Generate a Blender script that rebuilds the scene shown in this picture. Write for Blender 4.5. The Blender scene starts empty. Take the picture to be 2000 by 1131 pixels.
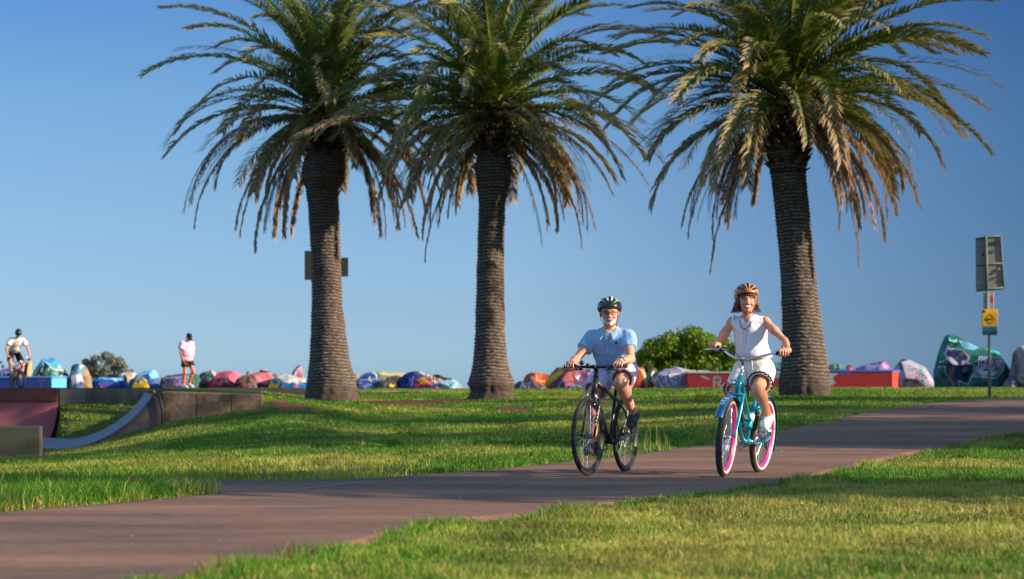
import bpy, math, random
import numpy as np
from mathutils import Vector, Matrix, Euler

# ------------------------------------------------------------------ camera, sky, sun
scene = bpy.context.scene
col = scene.collection
F, HY, CZ = 4722.0, 767.0, 0.75          # focal length in photo pixels, horizon row, eye height
cam_d = bpy.data.cameras.new('camera'); cam = bpy.data.objects.new('camera', cam_d); col.objects.link(cam)
cam.location = (0, 0, CZ); cam.rotation_euler = (math.radians(90), 0, 0)
cam_d.sensor_width = 36; cam_d.lens = 36 * F / 2000; cam_d.shift_y = (HY - 565.5) / 2000
cam_d.clip_end = 20000; cam_d.clip_start = 0.1
cam_d.dof.use_dof = True; cam_d.dof.focus_distance = 21.2; cam_d.dof.aperture_fstop = 3.7
scene.camera = cam
scene.render.resolution_x = 1024; scene.render.resolution_y = 579

SUN_EL, SUN_AZ = math.radians(19), math.radians(106)       # azimuth clockwise from +Y
w = bpy.data.worlds.new('World'); scene.world = w; w.use_nodes = True
nt = w.node_tree
sky = nt.nodes.new('ShaderNodeTexSky'); sky.sky_type = 'NISHITA'; sky.sun_disc = False
sky.sun_elevation = SUN_EL; sky.sun_rotation = SUN_AZ
sky.air_density = 1.0; sky.dust_density = 0.35; sky.ozone_density = 1.6; sky.altitude = 0
bg = nt.nodes['Background']; bg.inputs[1].default_value = 0.12
# the clear blue of this evening's sky: a tint over the Sky Texture by elevation, deeper towards the right
EXPO = 0.72
tcw = nt.nodes.new('ShaderNodeTexCoord'); sepw = nt.nodes.new('ShaderNodeSeparateXYZ'); nt.links.new(tcw.outputs['Generated'], sepw.inputs[0])
def ramp_rgb(sock, lo, hi, stops):
    mr_ = nt.nodes.new('ShaderNodeMapRange'); mr_.inputs[1].default_value = lo; mr_.inputs[2].default_value = hi; nt.links.new(sock, mr_.inputs[0])
    r_ = nt.nodes.new('ShaderNodeValToRGB'); el = r_.color_ramp.elements
    while len(el) < len(stops): el.new(.5)
    for e_, (p_, c_) in zip(el, stops): e_.position = p_; e_.color = (*c_, 1)
    nt.links.new(mr_.outputs[0], r_.inputs[0]); return r_.outputs[0]
kx = 2 ** -EXPO
st_el = [(.0, (.55, .93, 1.95)), (.0142, (.557, .913, 1.804)), (.0353, (.519, .79, 1.49)), (.0775, (.522, .752, 1.23)), (.1191, (.497, .753, 1.157)), (.1583, (.379, .654, 1.116)), (.21, (.6, .85, 1.2)), (.42, (2.5, 2.5, 2.35)), (1, (2.6, 2.6, 2.4))]
mul1 = ramp_rgb(sepw.outputs[2], 0, 1, [(p_, tuple(.5 * kx * v_ for v_ in c_)) for p_, c_ in st_el])
mul2 = ramp_rgb(sepw.outputs[0], -.1, .9, [(0, (1, 1, 1)), (.1, (1, 1, 1)), (.2, (.66, .72, .82)), (.31, (.38, .47, .58)), (.6, (.8, .85, .9)), (1, (1, 1, 1))])
ma = nt.nodes.new('ShaderNodeMix'); ma.data_type = 'RGBA'; ma.blend_type = 'MULTIPLY'; ma.inputs[0].default_value = 1; nt.links.new(sky.outputs[0], ma.inputs[6]); nt.links.new(mul1, ma.inputs[7])
mb_ = nt.nodes.new('ShaderNodeMix'); mb_.data_type = 'RGBA'; mb_.blend_type = 'MULTIPLY'; mb_.inputs[0].default_value = 1; nt.links.new(ma.outputs[2], mb_.inputs[6]); nt.links.new(mul2, mb_.inputs[7])
nt.links.new(mb_.outputs[2], bg.inputs[0]); bg.inputs[1].default_value = .24
sun_d = bpy.data.lights.new('sun', 'SUN'); sun_d.energy = 5.0; sun_d.angle = math.radians(0.55)
sun_d.color = (1.0, 0.80, 0.58)
sun = bpy.data.objects.new('sun', sun_d); col.objects.link(sun)
S = Vector((math.cos(SUN_EL) * math.sin(SUN_AZ), math.cos(SUN_EL) * math.cos(SUN_AZ), math.sin(SUN_EL)))
sun.rotation_euler = S.to_track_quat('Z', 'Y').to_euler(); sun.location = (30, 0, 20)
scene.view_settings.view_transform = 'Standard'; scene.view_settings.look = 'None'
scene.view_settings.exposure = EXPO; scene.view_settings.gamma = 1.0
scene.render.engine = 'CYCLES'

# ------------------------------------------------------------------ helpers
def px2x(px, Y): return (px - 1000.0) / F * Y
def py2z(py, Y): return CZ - (py - HY) / F * Y
def P(px, py, Y): return np.array([px2x(px, Y), Y, py2z(py, Y)])
def lin(c):
    c = np.asarray(c, float) / 255.0
    return np.where(c <= 0.04045, c / 12.92, ((c + 0.055) / 1.055) ** 2.4)

def tag(o, label=None, cat=None, group=None, kind=None):
    if label: o['label'] = label
    if cat: o['category'] = cat
    if group: o['group'] = group
    if kind: o['kind'] = kind
    return o
def empty(name, loc, rot=(0, 0, 0)):
    o = bpy.data.objects.new(name, None); col.objects.link(o)
    o.location = loc; o.rotation_euler = rot; o.empty_display_size = 0.2
    return o

class MB:
    """collects vertices and faces and links them as one mesh object"""
    def __init__(s): s.V = []; s.Q = []; s.T = []; s.C = []; s.n = 0; s.mq = []; s.mt = []
    def add(s, V, Q=None, T=None, col=None, m=0):
        V = np.asarray(V, np.float32).reshape(-1, 3)
        s.V.append(V)
        if Q is not None and len(Q): Q = np.asarray(Q, np.int64).reshape(-1, 4); s.Q.append(Q + s.n); s.mq.append(np.full(len(Q), m))
        if T is not None and len(T): T = np.asarray(T, np.int64).reshape(-1, 3); s.T.append(T + s.n); s.mt.append(np.full(len(T), m))
        c = np.ones((len(V), 3)) if col is None else np.broadcast_to(np.asarray(col, float), (len(V), 3))
        s.C.append(c); s.n += len(V); return s
    def box(s, a, b, **k):
        (x0, y0, z0), (x1, y1, z1) = a, b
        V = [(x, y, z) for z in (z0, z1) for y in (y0, y1) for x in (x0, x1)]
        return s.add(V, [(0, 2, 3, 1), (4, 5, 7, 6), (0, 1, 5, 4), (2, 6, 7, 3), (0, 4, 6, 2), (1, 3, 7, 5)], **k)
    def tube(s, pts, r, n=10, cap=True, sq=None, **k):
        p = np.asarray(pts, float); m = len(p)
        r = np.broadcast_to(np.asarray(r, float), (m,))
        t = np.gradient(p, axis=0); t /= np.linalg.norm(t, axis=1)[:, None] + 1e-12
        up = np.array([0, 0, 1.0]) if abs(t[0][2]) < .9 else np.array([0, 1.0, 0])
        u = np.cross(t[0], up); u /= np.linalg.norm(u); A = np.linspace(0, 2 * np.pi, n, endpoint=False)
        V = []
        for i in range(m):
            u = u - t[i] * np.dot(u, t[i]); u /= np.linalg.norm(u); v = np.cross(t[i], u)
            sy = 1 if sq is None else sq
            V.append(p[i] + r[i] * (np.cos(A)[:, None] * u + sy * np.sin(A)[:, None] * v))
        V = np.concatenate(V); Q = grid_faces(m, n, wrap=True)
        T = []
        if cap:
            T += [(0, j + 1, j) for j in range(1, n - 1)]; b = (m - 1) * n
            T += [(b, b + j, b + j + 1) for j in range(1, n - 1)]
        return s.add(V, Q, T, **k)
    def torus(s, c, R, r, axis='y', n=48, m=10, a0=0, a1=2 * math.pi, sq=1.0, **k):
        full = abs(a1 - a0 - 2 * math.pi) < 1e-6
        A = np.linspace(a0, a1, n, endpoint=not full); B = np.linspace(0, 2 * np.pi, m, endpoint=False)
        rr = R + r * np.cos(B)[None, :]
        X = rr * np.cos(A)[:, None]; Z = rr * np.sin(A)[:, None]; Yv = np.broadcast_to(r * sq * np.sin(B)[None, :], X.shape)
        V = np.stack([X, Yv, Z], -1).reshape(-1, 3)
        if axis == 'z': V = V[:, [0, 2, 1]]
        if axis == 'x': V = V[:, [1, 0, 2]]
        return s.add(V + np.asarray(c), grid_faces(n, m, wrap=True, wrap0=full), **k)
    def lathe(s, prof, c=(0, 0, 0), n=32, **k):
        pr = np.asarray(prof, float); A = np.linspace(0, 2 * np.pi, n, endpoint=False)
        V = np.stack([pr[:, 0, None] * np.cos(A), pr[:, 0, None] * np.sin(A), np.broadcast_to(pr[:, 1, None], (len(pr), n))], -1).reshape(-1, 3)
        return s.add(V + np.asarray(c), grid_faces(len(pr), n, wrap=True), **k)
    def ball(s, c, r, n=12, **k):
        th = np.linspace(0.02, np.pi - .02, n); A = np.linspace(0, 2 * np.pi, 2 * n, endpoint=False)
        V = np.stack([np.sin(th)[:, None] * np.cos(A), np.sin(th)[:, None] * np.sin(A), np.broadcast_to(np.cos(th)[:, None], (n, 2 * n))], -1).reshape(-1, 3)
        return s.add(V * np.asarray(r) + np.asarray(c), grid_faces(n, 2 * n, wrap=True), **k)
    def build(s, name, mat, parent=None, smooth=True, bevel=0):
        V = np.concatenate(s.V) if s.V else np.zeros((0, 3)); me = bpy.data.meshes.new(name)
        Q = np.concatenate(s.Q) if s.Q else np.zeros((0, 4), int); T = np.concatenate(s.T) if s.T else np.zeros((0, 3), int)
        me.vertices.add(len(V)); me.vertices.foreach_set('co', V.astype(np.float32).ravel())
        me.loops.add(Q.size + T.size); me.loops.foreach_set('vertex_index', np.concatenate([Q.ravel(), T.ravel()]).astype(np.int32))
        me.polygons.add(len(Q) + len(T))
        st = np.concatenate([np.arange(len(Q)) * 4, Q.size + np.arange(len(T)) * 3]).astype(np.int32)
        me.polygons.foreach_set('loop_start', st)
        mi = np.concatenate(s.mq + s.mt) if (s.mq or s.mt) else np.zeros(0)
        me.polygons.foreach_set('material_index', mi.astype(np.int32))
        me.polygons.foreach_set('use_smooth', np.full(len(Q) + len(T), smooth))
        me.update(calc_edges=True)
        at = me.color_attributes.new('Col', 'FLOAT_COLOR', 'POINT')
        C = np.ones((len(V), 4), np.float32)
        if s.C: C[:, :3] = np.concatenate(s.C)
        at.data.foreach_set('color', C.ravel())
        for m in (mat if isinstance(mat, (list, tuple)) else [mat]): me.materials.append(m)
        me.validate()
        o = bpy.data.objects.new(name, me); col.objects.link(o)
        if parent is not None: o.parent = parent
        if bevel:
            b = o.modifiers.new('b', 'BEVEL'); b.width = bevel; b.segments = 2; b.limit_method = 'ANGLE'
        return o

def grid_faces(a, b, wrap=False, wrap0=False):
    i = np.arange(a if wrap0 else a - 1)[:, None]; j = np.arange(b if wrap else b - 1)[None, :]
    i2 = (i + 1) % a; j2 = (j + 1) % b
    return np.stack([i * b + j, i * b + j2, i2 * b + j2, i2 * b + j], -1).reshape(-1, 4)

# value noise -------------------------------------------------------
_rs = np.random.RandomState(7); _perm = _rs.rand(64, 64, 64).astype(np.float32)
def vnoise(p):
    p = np.asarray(p, np.float32); i = np.floor(p).astype(int); f = p - i; f = f * f * (3 - 2 * f); r = 0
    for dx in (0, 1):
        for dy in (0, 1):
            for dz in (0, 1):
                wgt = (f[..., 0] if dx else 1 - f[..., 0]) * (f[..., 1] if dy else 1 - f[..., 1]) * (f[..., 2] if dz else 1 - f[..., 2])
                r = r + wgt * _perm[(i[..., 0] + dx) % 64, (i[..., 1] + dy) % 64, (i[..., 2] + dz) % 64]
    return r
def fbm(p, o=3):
    a, s, t = 1., 0, 0
    for k in range(o): s = s + a * vnoise(np.asarray(p) * 2 ** k + 17.3 * k); t += a; a *= .5
    return s / t

# materials ---------------------------------------------------------
def mat(name, color=(.8, .8, .8), rough=.6, metal=0, attr=False, noise=0.0, nscale=8, bump=0.0, bscale=60, trans=0, coat=0, spec=.5, sss=0, var2=None):
    m = bpy.data.materials.new(name); m.use_nodes = True; t = m.node_tree; b = t.nodes['Principled BSDF']
    b.inputs['Roughness'].default_value = rough; b.inputs['Metallic'].default_value = metal
    b.inputs['Specular IOR Level'].default_value = spec; b.inputs['Coat Weight'].default_value = coat
    if sss:
        b.inputs['Subsurface Weight'].default_value = sss; b.inputs['Subsurface Radius'].default_value = (.012, .004, .002); b.inputs['Subsurface Scale'].default_value = .6
    tc = t.nodes.new('ShaderNodeTexCoord')
    if attr:
        a = t.nodes.new('ShaderNodeAttribute'); a.attribute_name = 'Col'; src = a.outputs['Color']
    else:
        c = t.nodes.new('ShaderNodeRGB'); c.outputs[0].default_value = (*color, 1); src = c.outputs[0]
    if noise:
        n = t.nodes.new('ShaderNodeTexNoise'); n.inputs['Scale'].default_value = nscale; n.inputs['Detail'].default_value = 8; n.inputs['Roughness'].default_value = .65
        t.links.new(tc.outputs['Object'], n.inputs['Vector'])
        mr = t.nodes.new('ShaderNodeMapRange'); mr.inputs[1].default_value = .3; mr.inputs[2].default_value = .7
        mr.inputs[3].default_value = 1 - noise; mr.inputs[4].default_value = 1 + noise; t.links.new(n.outputs[0], mr.inputs[0])
        mx = t.nodes.new('ShaderNodeMix'); mx.data_type = 'RGBA'; mx.blend_type = 'MULTIPLY'; mx.inputs[0].default_value = 1
        t.links.new(src, mx.inputs[6]); t.links.new(mr.outputs[0], mx.inputs[7]); src = mx.outputs[2]
        if var2 is not None:
            n2 = t.nodes.new('ShaderNodeTexNoise'); n2.inputs['Scale'].default_value = nscale * .35; n2.inputs['Detail'].default_value = 6
            t.links.new(tc.outputs['Object'], n2.inputs['Vector'])
            r2 = t.nodes.new('ShaderNodeMapRange'); r2.inputs[1].default_value = .45; r2.inputs[2].default_value = .65; t.links.new(n2.outputs[0], r2.inputs[0])
            m2 = t.nodes.new('ShaderNodeMix'); m2.data_type = 'RGBA'; m2.inputs[7].default_value = (*var2, 1)
            t.links.new(r2.outputs[0], m2.inputs[0]); t.links.new(src, m2.inputs[6]); src = m2.outputs[2]
    t.links.new(src, b.inputs['Base Color'])
    if bump:
        n = t.nodes.new('ShaderNodeTexNoise'); n.inputs['Scale'].default_value = bscale; n.inputs['Detail'].default_value = 6
        t.links.new(tc.outputs['Object'], n.inputs['Vector'])
        bp = t.nodes.new('ShaderNodeBump'); bp.inputs['Strength'].default_value = bump; bp.inputs['Distance'].default_value = .01
        t.links.new(n.outputs[0], bp.inputs['Height']); t.links.new(bp.outputs[0], b.inputs['Normal'])
    if trans:
        tr = t.nodes.new('ShaderNodeBsdfTranslucent'); ms = t.nodes.new('ShaderNodeMixShader'); ms.inputs[0].default_value = trans
        t.links.new(src, tr.inputs[0]); t.links.new(b.outputs[0], ms.inputs[1]); t.links.new(tr.outputs[0], ms.inputs[2])
        t.links.new(ms.outputs[0], t.nodes['Material Output'].inputs[0])
    return m

M = dict(
    grass=mat('grass_blades', attr=True, rough=.55, trans=.35, spec=.3),
    leaf=mat('palm_leaf', attr=True, rough=.5, trans=.25, spec=.4),
    bark=mat('palm_bark', attr=True, rough=.95, noise=.35, nscale=9, bump=.6, bscale=30, spec=.2),
    bush=mat('bush_leaf', attr=True, rough=.5, trans=.3, spec=.4),
    rock=mat('painted_rock', attr=True, rough=.95, noise=.22, nscale=7, bump=.9, bscale=12, spec=.12),
    concrete=mat('concrete', lin((128, 118, 104)), rough=.95, noise=.3, nscale=3, bump=.5, bscale=40, var2=lin((88, 80, 72)), spec=.2),
    concrete2=mat('weathered_concrete', lin((150, 124, 98)), rough=.95, noise=.4, nscale=11, bump=.9, bscale=45, var2=lin((112, 88, 68)), spec=.2),
    kerb=mat('pale_kerb', lin((196, 172, 146)), rough=.9, noise=.25, nscale=4, spec=.2),
    kerb_shaded=mat('shaded_kerb', lin((84, 80, 80)), rough=.9, noise=.3, nscale=4, spec=.2),  # dark tone stands for the shade on this low wall
    steel=mat('ramp_steel', lin((72, 78, 104)), rough=.6, metal=.1, noise=.12, nscale=6),
    rust=mat('brown_metal', lin((128, 66, 48)), rough=.7, noise=.3, nscale=3, var2=lin((92, 60, 52))),
    maroon=mat('maroon_ramp', lin((152, 82, 86)), rough=.75, noise=.15, nscale=2),
    ramp_side=mat('ramp_side_panel', lin((112, 98, 92)), rough=.9, noise=.3, nscale=2.5, var2=lin((84, 72, 66))),
    skin=mat('skin', attr=True, rough=.5, sss=.12, noise=.06, nscale=30, spec=.4),
    cloth=mat('cloth', attr=True, rough=.9, bump=.25, bscale=260, spec=.15),
    hair=mat('hair', attr=True, rough=.5, bump=.6, bscale=150, noise=.3, nscale=40),
    gloss=mat('helmet_shell', attr=True, rough=.25, coat=.3),
    shoe=mat('shoe', attr=True, rough=.7),
    black=mat('black_paint', (.018, .018, .02), rough=.35, coat=.2),
    rubber=mat('rubber', (.022, .021, .02), rough=.85, noise=.2, nscale=20),
    tread=mat('dusty_tread', lin((66, 56, 48)), rough=.95, noise=.3, nscale=25),
    chrome=mat('chrome', (.75, .76, .8), rough=.16, metal=1),
    alu=mat('aluminium', (.55, .56, .58), rough=.35, metal=.9),
    dark_metal=mat('dark_metal', (.06, .06, .065), rough=.45, metal=.7),
    teal=mat('teal_paint', lin((24, 158, 178)), rough=.22, coat=.6, metal=.25),
    fender=mat('fender_blue', lin((30, 112, 150)), rough=.2, coat=.6, metal=.3),
    pink=mat('pink_rim', lin((236, 30, 140)), rough=.35, metal=.1),
    white_tyre=mat('whitewall', lin((238, 228, 214)), rough=.7),
    white=mat('white_paint', (.8, .8, .8), rough=.5),
    orange=mat('orange_reflector', (.9, .22, .02), rough=.3),
    attrp=mat('painted_surface', attr=True, rough=.6, noise=.1, nscale=10),
    galv=mat('galvanised', lin((150, 150, 140)), rough=.5, metal=.5, noise=.15, nscale=12),
)
SHADE = [
    (11.4, 15.7, .4, .60, 'm', 'short shade palm added beyond the right edge, nearest to the path'),
    (15.2, 14.6, 2.2, .60, 'l', 'short shade palm added beyond the right edge, nearest the camera'),
    (28.0, 27.2, 1.7, .95, 'r', 'full shade palm added beyond the right edge, level with the bend of the path'),
    (14.5, 28.0, 3.3, .95, 'r', 'full shade palm added beyond the right edge, in line with the two cyclists'),
    (17.0, 35.7, 2.9, .9, 'l', 'tall shade palm added beyond the right edge, on the near side of the sign post'),
    (27.0, 35.0, 5.1, .95, 'm', 'slender shade palm added beyond the right edge, between two broad ones'),
    (31.0, 42.5, 4.1, 1.0, 'r', 'full shade palm added beyond the right edge, level with the sign post'),
]
# ------------------------------------------------------------------ terrain
YK = np.array([-80, 8, 20, 22, 26, 30, 34, 38, 44.14, 44.32, 50, 51, 52, 54, 56, 58.06, 58.24, 62, 66, 70, 76, 110, 118, 130], float)
UK = [-400, 0, 113, 119, 180, 250, 300, 318, 322, 400, 505, 530, 600, 700, 1000, 1500, 2400]
_bowl = [-.28, -.2, .08, .32, .5, .87, .87, .87, .87, .88, .88, -1.5, -4.5]
_left = lambda a, b, c, d, e, f, bowl0, bw=_bowl: [0, 0, 0, -.01, a, b, c, d, e, f, bowl0] + bw
_pit = [-.5, -.5, -.5, -.5, -.5, .87, .87, .87, .87, .88, .88, -1.5, -4.5]
TAB = np.array([
    _left(-.10, -.17, -.22, -.25, -.30, -.30, -.44, _pit), _left(-.10, -.17, -.22, -.25, -.30, -.30, -.44, _pit),
    _left(-.08, -.13, -.18, -.24, -.31, -.31, -.44, _pit), _left(-.08, -.13, -.18, -.24, -.31, -.31, -.30), _left(-.06, -.10, -.13, -.17, -.22, -.22, -.26),
    _left(-.04, -.06, -.06, -.04, .02, .0, -.1), _left(-.03, -.04, -.0, .04, .12, .12, .1),
    _left(-.02, -.02, .02, .08, .20, .2, .2),
    [0, 0, 0, -.01, -.02, -.02, .02, .08, .21, .66, .66, .66, .66, .67, .7, .72, .8, .87, .87, .87, .88, .88, -1.5, -4.5],
    [0, 0, 0, .0, -.01, .0, .05, .14, .32, .63, .66, .66, .66, .67, .7, .72, .76, .82, .87, .87, .88, .88, -1.5, -4.5],
    [0, 0, 0, .0, .0, .04, .12, .26, .47, .56, .64, .65, .65, .66, .68, .70, .71, .74, .82, .85, .88, .88, -1.5, -4.5],
    [0, 0, 0, .0, .0, .05, .15, .33, .55, .57, .64, .65, .65, .65, .66, .67, .67, .69, .76, .82, .88, .88, -1.5, -4.5],
    [0, 0, 0, .0, .01, .07, .17, .33, .52, .52, .56, .56, .56, .55, .55, .56, .56, .57, .66, .78, .88, .88, -1.5, -4.5],
    [0, 0, 0, .0, .03, .09, .12, .18, .30, .30, .40, .42, .43, .46, .49, .51, .51, .53, .62, .77, .88, .88, -1.5, -4.5],
    [0, 0, 0, .0, .05, .12, .17, .22, .31, .31, .41, .43, .45, .50, .55, .60, .60, .65, .73, .80, .88, .88, -1.5, -4.5],
    [0, 0, 0, .01, .08, .22, .32, .41, .53, .53, .63, .64, .66, .68, .71, .74, .74, .80, .85, .87, .88, .88, -1.5, -4.5],
    [0, 0, 0, .01, .08, .22, .32, .41, .53, .53, .63, .64, .66, .68, .71, .74, .74, .80, .85, .87, .88, .88, -1.5, -4.5]])
def H(X, Y):
    X = np.asarray(X, float); Y = np.asarray(Y, float)
    u = 1000 + F * X / np.maximum(Y, 8)
    def one(u, Y):
        i = np.clip(np.searchsorted(UK, u, 'right') - 1, 0, len(UK) - 2); a = np.clip((u - np.take(UK, i)) / (np.take(UK, i + 1) - np.take(UK, i)), 0, 1)
        j = np.clip(np.searchsorted(YK, Y, 'right') - 1, 0, len(YK) - 2); b = np.clip((Y - YK[j]) / (YK[j + 1] - YK[j]), 0, 1)
        return (TAB[i, j] * (1 - a) + TAB[i + 1, j] * a) * (1 - b) + (TAB[i, j + 1] * (1 - a) + TAB[i + 1, j + 1] * a) * b
    # smooth in front of the walls only, so the retained edge stays crisp
    z = one(u, Y); wgt = np.clip((43 - Y) / 3, 0, 1)
    if np.any(wgt > 0):
        zs = 0
        for du in (-45, 0, 45):
            for dy in (-1.5, 0, 1.5): zs = zs + one(u + du, Y + dy) / 9
        z = z * (1 - wgt) + zs * wgt
    return z + .012 * (fbm(np.stack([X * .7, Y * .7, X * 0], -1), 2) - .5) * np.clip((Y - 20) / 4, 0, 1)
def ground_at(px, py):
    Ys = np.arange(4, 110, .02); y = HY - F * (H(px2x(px, Ys), Ys) - CZ) / Ys
    k = np.argmax(y <= py); return Ys[k]

near_px = np.array([-700, -300, 0, 320, 650, 860, 1050, 1250, 1500, 1700, 1800, 1900, 2000, 2200, 2500], float)
near_py = np.array([1900, 1450, 1260, 1140, 1085, 1030, 1010, 985, 955, 908, 887, 864, 847, 815, 797], float)
far_px = np.array([-700, 0, 200, 430, 432, 700, 900, 1100, 1250, 1400, 1500, 1600, 1750, 1850, 2000, 2200, 2500], float)
far_py = np.array([1075, 1003, 988, 967, 940, 938, 925, 905, 888, 867, 850, 827, 798, 785, 777, 774, 772], float)
near_Y = np.array([ground_at(a, b) for a, b in zip(near_px, near_py)]); far_Y = np.array([ground_at(a, b) for a, b in zip(far_px, far_py)])
side_px = np.array([-700, 0, 425, 436], float); side_n = np.array([ground_at(a, b) for a, b in zip(side_px, (951, 951, 964, 967))]); side_f = np.array([ground_at(a, b) for a, b in zip(side_px, (934, 935, 938, 939.5))])
def on_path(X, Y, pad=0):
    u = 1000 + F * X / np.maximum(Y, 1)
    a = (Y > np.interp(u, near_px, near_Y) - pad) & (Y < np.interp(u, far_px, far_Y) + pad)
    b = (u < 436) & (Y > np.interp(u, side_px, side_n) - pad) & (Y < np.interp(u, side_px, side_f) + pad)
    return a | b

soil_spots = [(572, 797, 36, 8), (545, 788, 22, 8), (620, 803, 22, 4), (790, 787, 90, 5), (880, 782, 50, 4), (1160, 783, 60, 4), (1330, 786, 50, 3),
              (1005, 800, 40, 5), (610, 913, 45, 4), (460, 788, 40, 6), (505, 800, 25, 6), (1940, 930, 30, 4), (1850, 972, 25, 3)]
_sp = [(px2x(a, ground_at(a, b)), ground_at(a, b), c, d) for a, b, c, d in soil_spots]
def soil(X, Y):
    u = 1000 + F * X / np.maximum(Y, 4); v = HY - F * (H(X, Y) - CZ) / np.maximum(Y, 4); s = 0 * X
    for (a, b, c, d) in soil_spots: s = np.maximum(s, np.exp(-(((u - a) / c) ** 2 + ((v - b) / d) ** 2)))
    return np.clip((s * 1.5 - .3) * 1.3 * (.4 + 1.2 * fbm(np.stack([X * 3, Y * 1.2, X * 0], -1), 3)), 0, 1)

xs = np.concatenate([np.linspace(-160, -30, 14), np.linspace(-28, -12.5, 24), np.arange(-12, 14, .12), np.linspace(14.5, 30, 24), np.linspace(34, 200, 16)])
ys = np.concatenate([np.linspace(-80, 0, 9), np.linspace(1, 8.5, 16), np.arange(8.7, 43.8, .2), [44.0, 44.14, 44.32], np.arange(44.4, 58, .2), [58.06, 58.24], np.arange(58.6, 72, .3), np.linspace(73, 130, 40)])
XX, YY = np.meshgrid(xs, ys); ZZ = H(XX, YY)
sm = soil(XX, YY)[..., None]
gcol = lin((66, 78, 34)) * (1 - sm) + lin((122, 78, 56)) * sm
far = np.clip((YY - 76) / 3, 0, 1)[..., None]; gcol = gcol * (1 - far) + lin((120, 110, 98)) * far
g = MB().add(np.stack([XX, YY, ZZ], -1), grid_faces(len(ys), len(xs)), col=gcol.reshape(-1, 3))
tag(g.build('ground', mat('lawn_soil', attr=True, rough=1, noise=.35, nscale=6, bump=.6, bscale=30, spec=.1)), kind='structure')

sea = MB().add([(-6000, 112, -3), (6000, 112, -3), (6000, 9000, -3), (-6000, 9000, -3)], [(0, 1, 2, 3)])
tag(sea.build('sea', mat('sea_water', lin((40, 84, 120)), rough=.15, bump=.6, bscale=.5)), kind='structure')

# asphalt path (one sheet, just above the lawn)
pm = bpy.data.materials.new('path_asphalt'); pm.use_nodes = True; t = pm.node_tree; b = t.nodes['Principled BSDF']
b.inputs['Roughness'].default_value = .9; b.inputs['Specular IOR Level'].default_value = .25
tc = t.nodes.new('ShaderNodeTexCoord')
def nz(scale, det, vec=None, sc=None):
    n = t.nodes.new('ShaderNodeTexNoise'); n.inputs['Scale'].default_value = scale; n.inputs['Detail'].default_value = det; n.inputs['Roughness'].default_value = .6
    mp = t.nodes.new('ShaderNodeMapping'); mp.inputs['Scale'].default_value = sc or (1, 1, 1)
    t.links.new(tc.outputs['Object'], mp.inputs[0]); t.links.new(mp.outputs[0], n.inputs['Vector']); return n
n1 = nz(.55, 6, sc=(.6, 1.6, 1)); n2 = nz(60, 4); n3 = nz(7, 8)
r1 = t.nodes.new('ShaderNodeValToRGB'); e = r1.color_ramp.elements
e[0].position = .35; e[0].color = (*lin((98, 78, 66)), 1); e[1].position = .66; e[1].color = (*lin((148, 110, 89)), 1)
t.links.new(n1.outputs[0], r1.inputs[0])
mx = t.nodes.new('ShaderNodeMix'); mx.data_type = 'RGBA'; mx.blend_type = 'MULTIPLY'; mx.inputs[0].default_value = 1
mr = t.nodes.new('ShaderNodeMapRange'); mr.inputs[1].default_value = .3; mr.inputs[2].default_value = .7; mr.inputs[3].default_value = .72; mr.inputs[4].default_value = 1.25
ad = t.nodes.new('ShaderNodeMath'); ad.operation = 'MULTIPLY_ADD'; ad.inputs[1].default_value = .5
ml = t.nodes.new('ShaderNodeMath'); ml.operation = 'MULTIPLY'; ml.inputs[1].default_value = .5
t.links.new(n3.outputs[0], ml.inputs[0]); t.links.new(n2.outputs[0], ad.inputs[0]); t.links.new(ml.outputs[0], ad.inputs[2])
t.links.new(ad.outputs[0], mr.inputs[0]); t.links.new(r1.outputs[0], mx.inputs[6]); t.links.new(mr.outputs[0], mx.inputs[7]); t.links.new(mx.outputs[2], b.inputs['Base Color'])
bp = t.nodes.new('ShaderNodeBump'); bp.inputs['Strength'].default_value = .5; bp.inputs['Distance'].default_value = .01
t.links.new(n2.outputs[0], bp.inputs['Height']); t.links.new(bp.outputs[0], b.inputs['Normal'])
pb = MB()
def strip(us, nY, fY, rows=26):
    s = np.linspace(0, 1, rows)[:, None]; Yg = nY[None, :] * (1 - s) + fY[None, :] * s; Xg = px2x(us[None, :], Yg)
    Zg = H(Xg, Yg) + .022; Zg[0] -= .06; Zg[-1] -= .06
    pb.add(np.stack([Xg, Yg, Zg], -1), grid_faces(rows, len(us)))
us = np.linspace(-700, 430, 90); strip(us, np.interp(us, near_px, near_Y), np.interp(us, far_px, far_Y), 30)
us = np.concatenate([[430.01], np.linspace(436, 2500, 170)]); strip(us, np.interp(us, near_px, near_Y), np.interp(us, far_px, far_Y) - .0, 40)
us = np.linspace(-700, 436, 60); strip(us, np.interp(us, side_px, side_n), np.interp(us, side_px, side_f), 8)
def seam(pts, w_, c):
    p_ = [(px2x(a, ground_at(a, b_)), ground_at(a, b_)) for a, b_ in pts]; q_ = []
    for i in range(len(p_) - 1):
        for t_ in np.linspace(0, 1, 24, endpoint=False): q_.append((p_[i][0] * (1 - t_) + p_[i + 1][0] * t_, p_[i][1] * (1 - t_) + p_[i + 1][1] * t_))
    q_ = np.array(q_); d_ = np.gradient(q_, axis=0); n_ = np.stack([-d_[:, 1], d_[:, 0]], -1) / np.linalg.norm(d_, axis=1)[:, None]; wj = w_ * (.6 + .8 * fbm(np.c_[q_ * 5, q_[:, 0] * 0], 2))[:, None]
    q_ = q_ + n_ * (.03 * (fbm(np.c_[q_ * 3, q_[:, 0] * 0 + 5], 3) - .5))[:, None] * (w_ < .02)
    E = np.stack([q_ - n_ * wj / 2, q_ + n_ * wj / 2], 1).reshape(-1, 2); pb.add(np.c_[E, H(E[:, 0], E[:, 1]) + .0265], grid_faces(len(q_), 2), m=c)
seam([(560, 966), (640, 955), (700, 949), (790, 942)], .035, 1)
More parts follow.
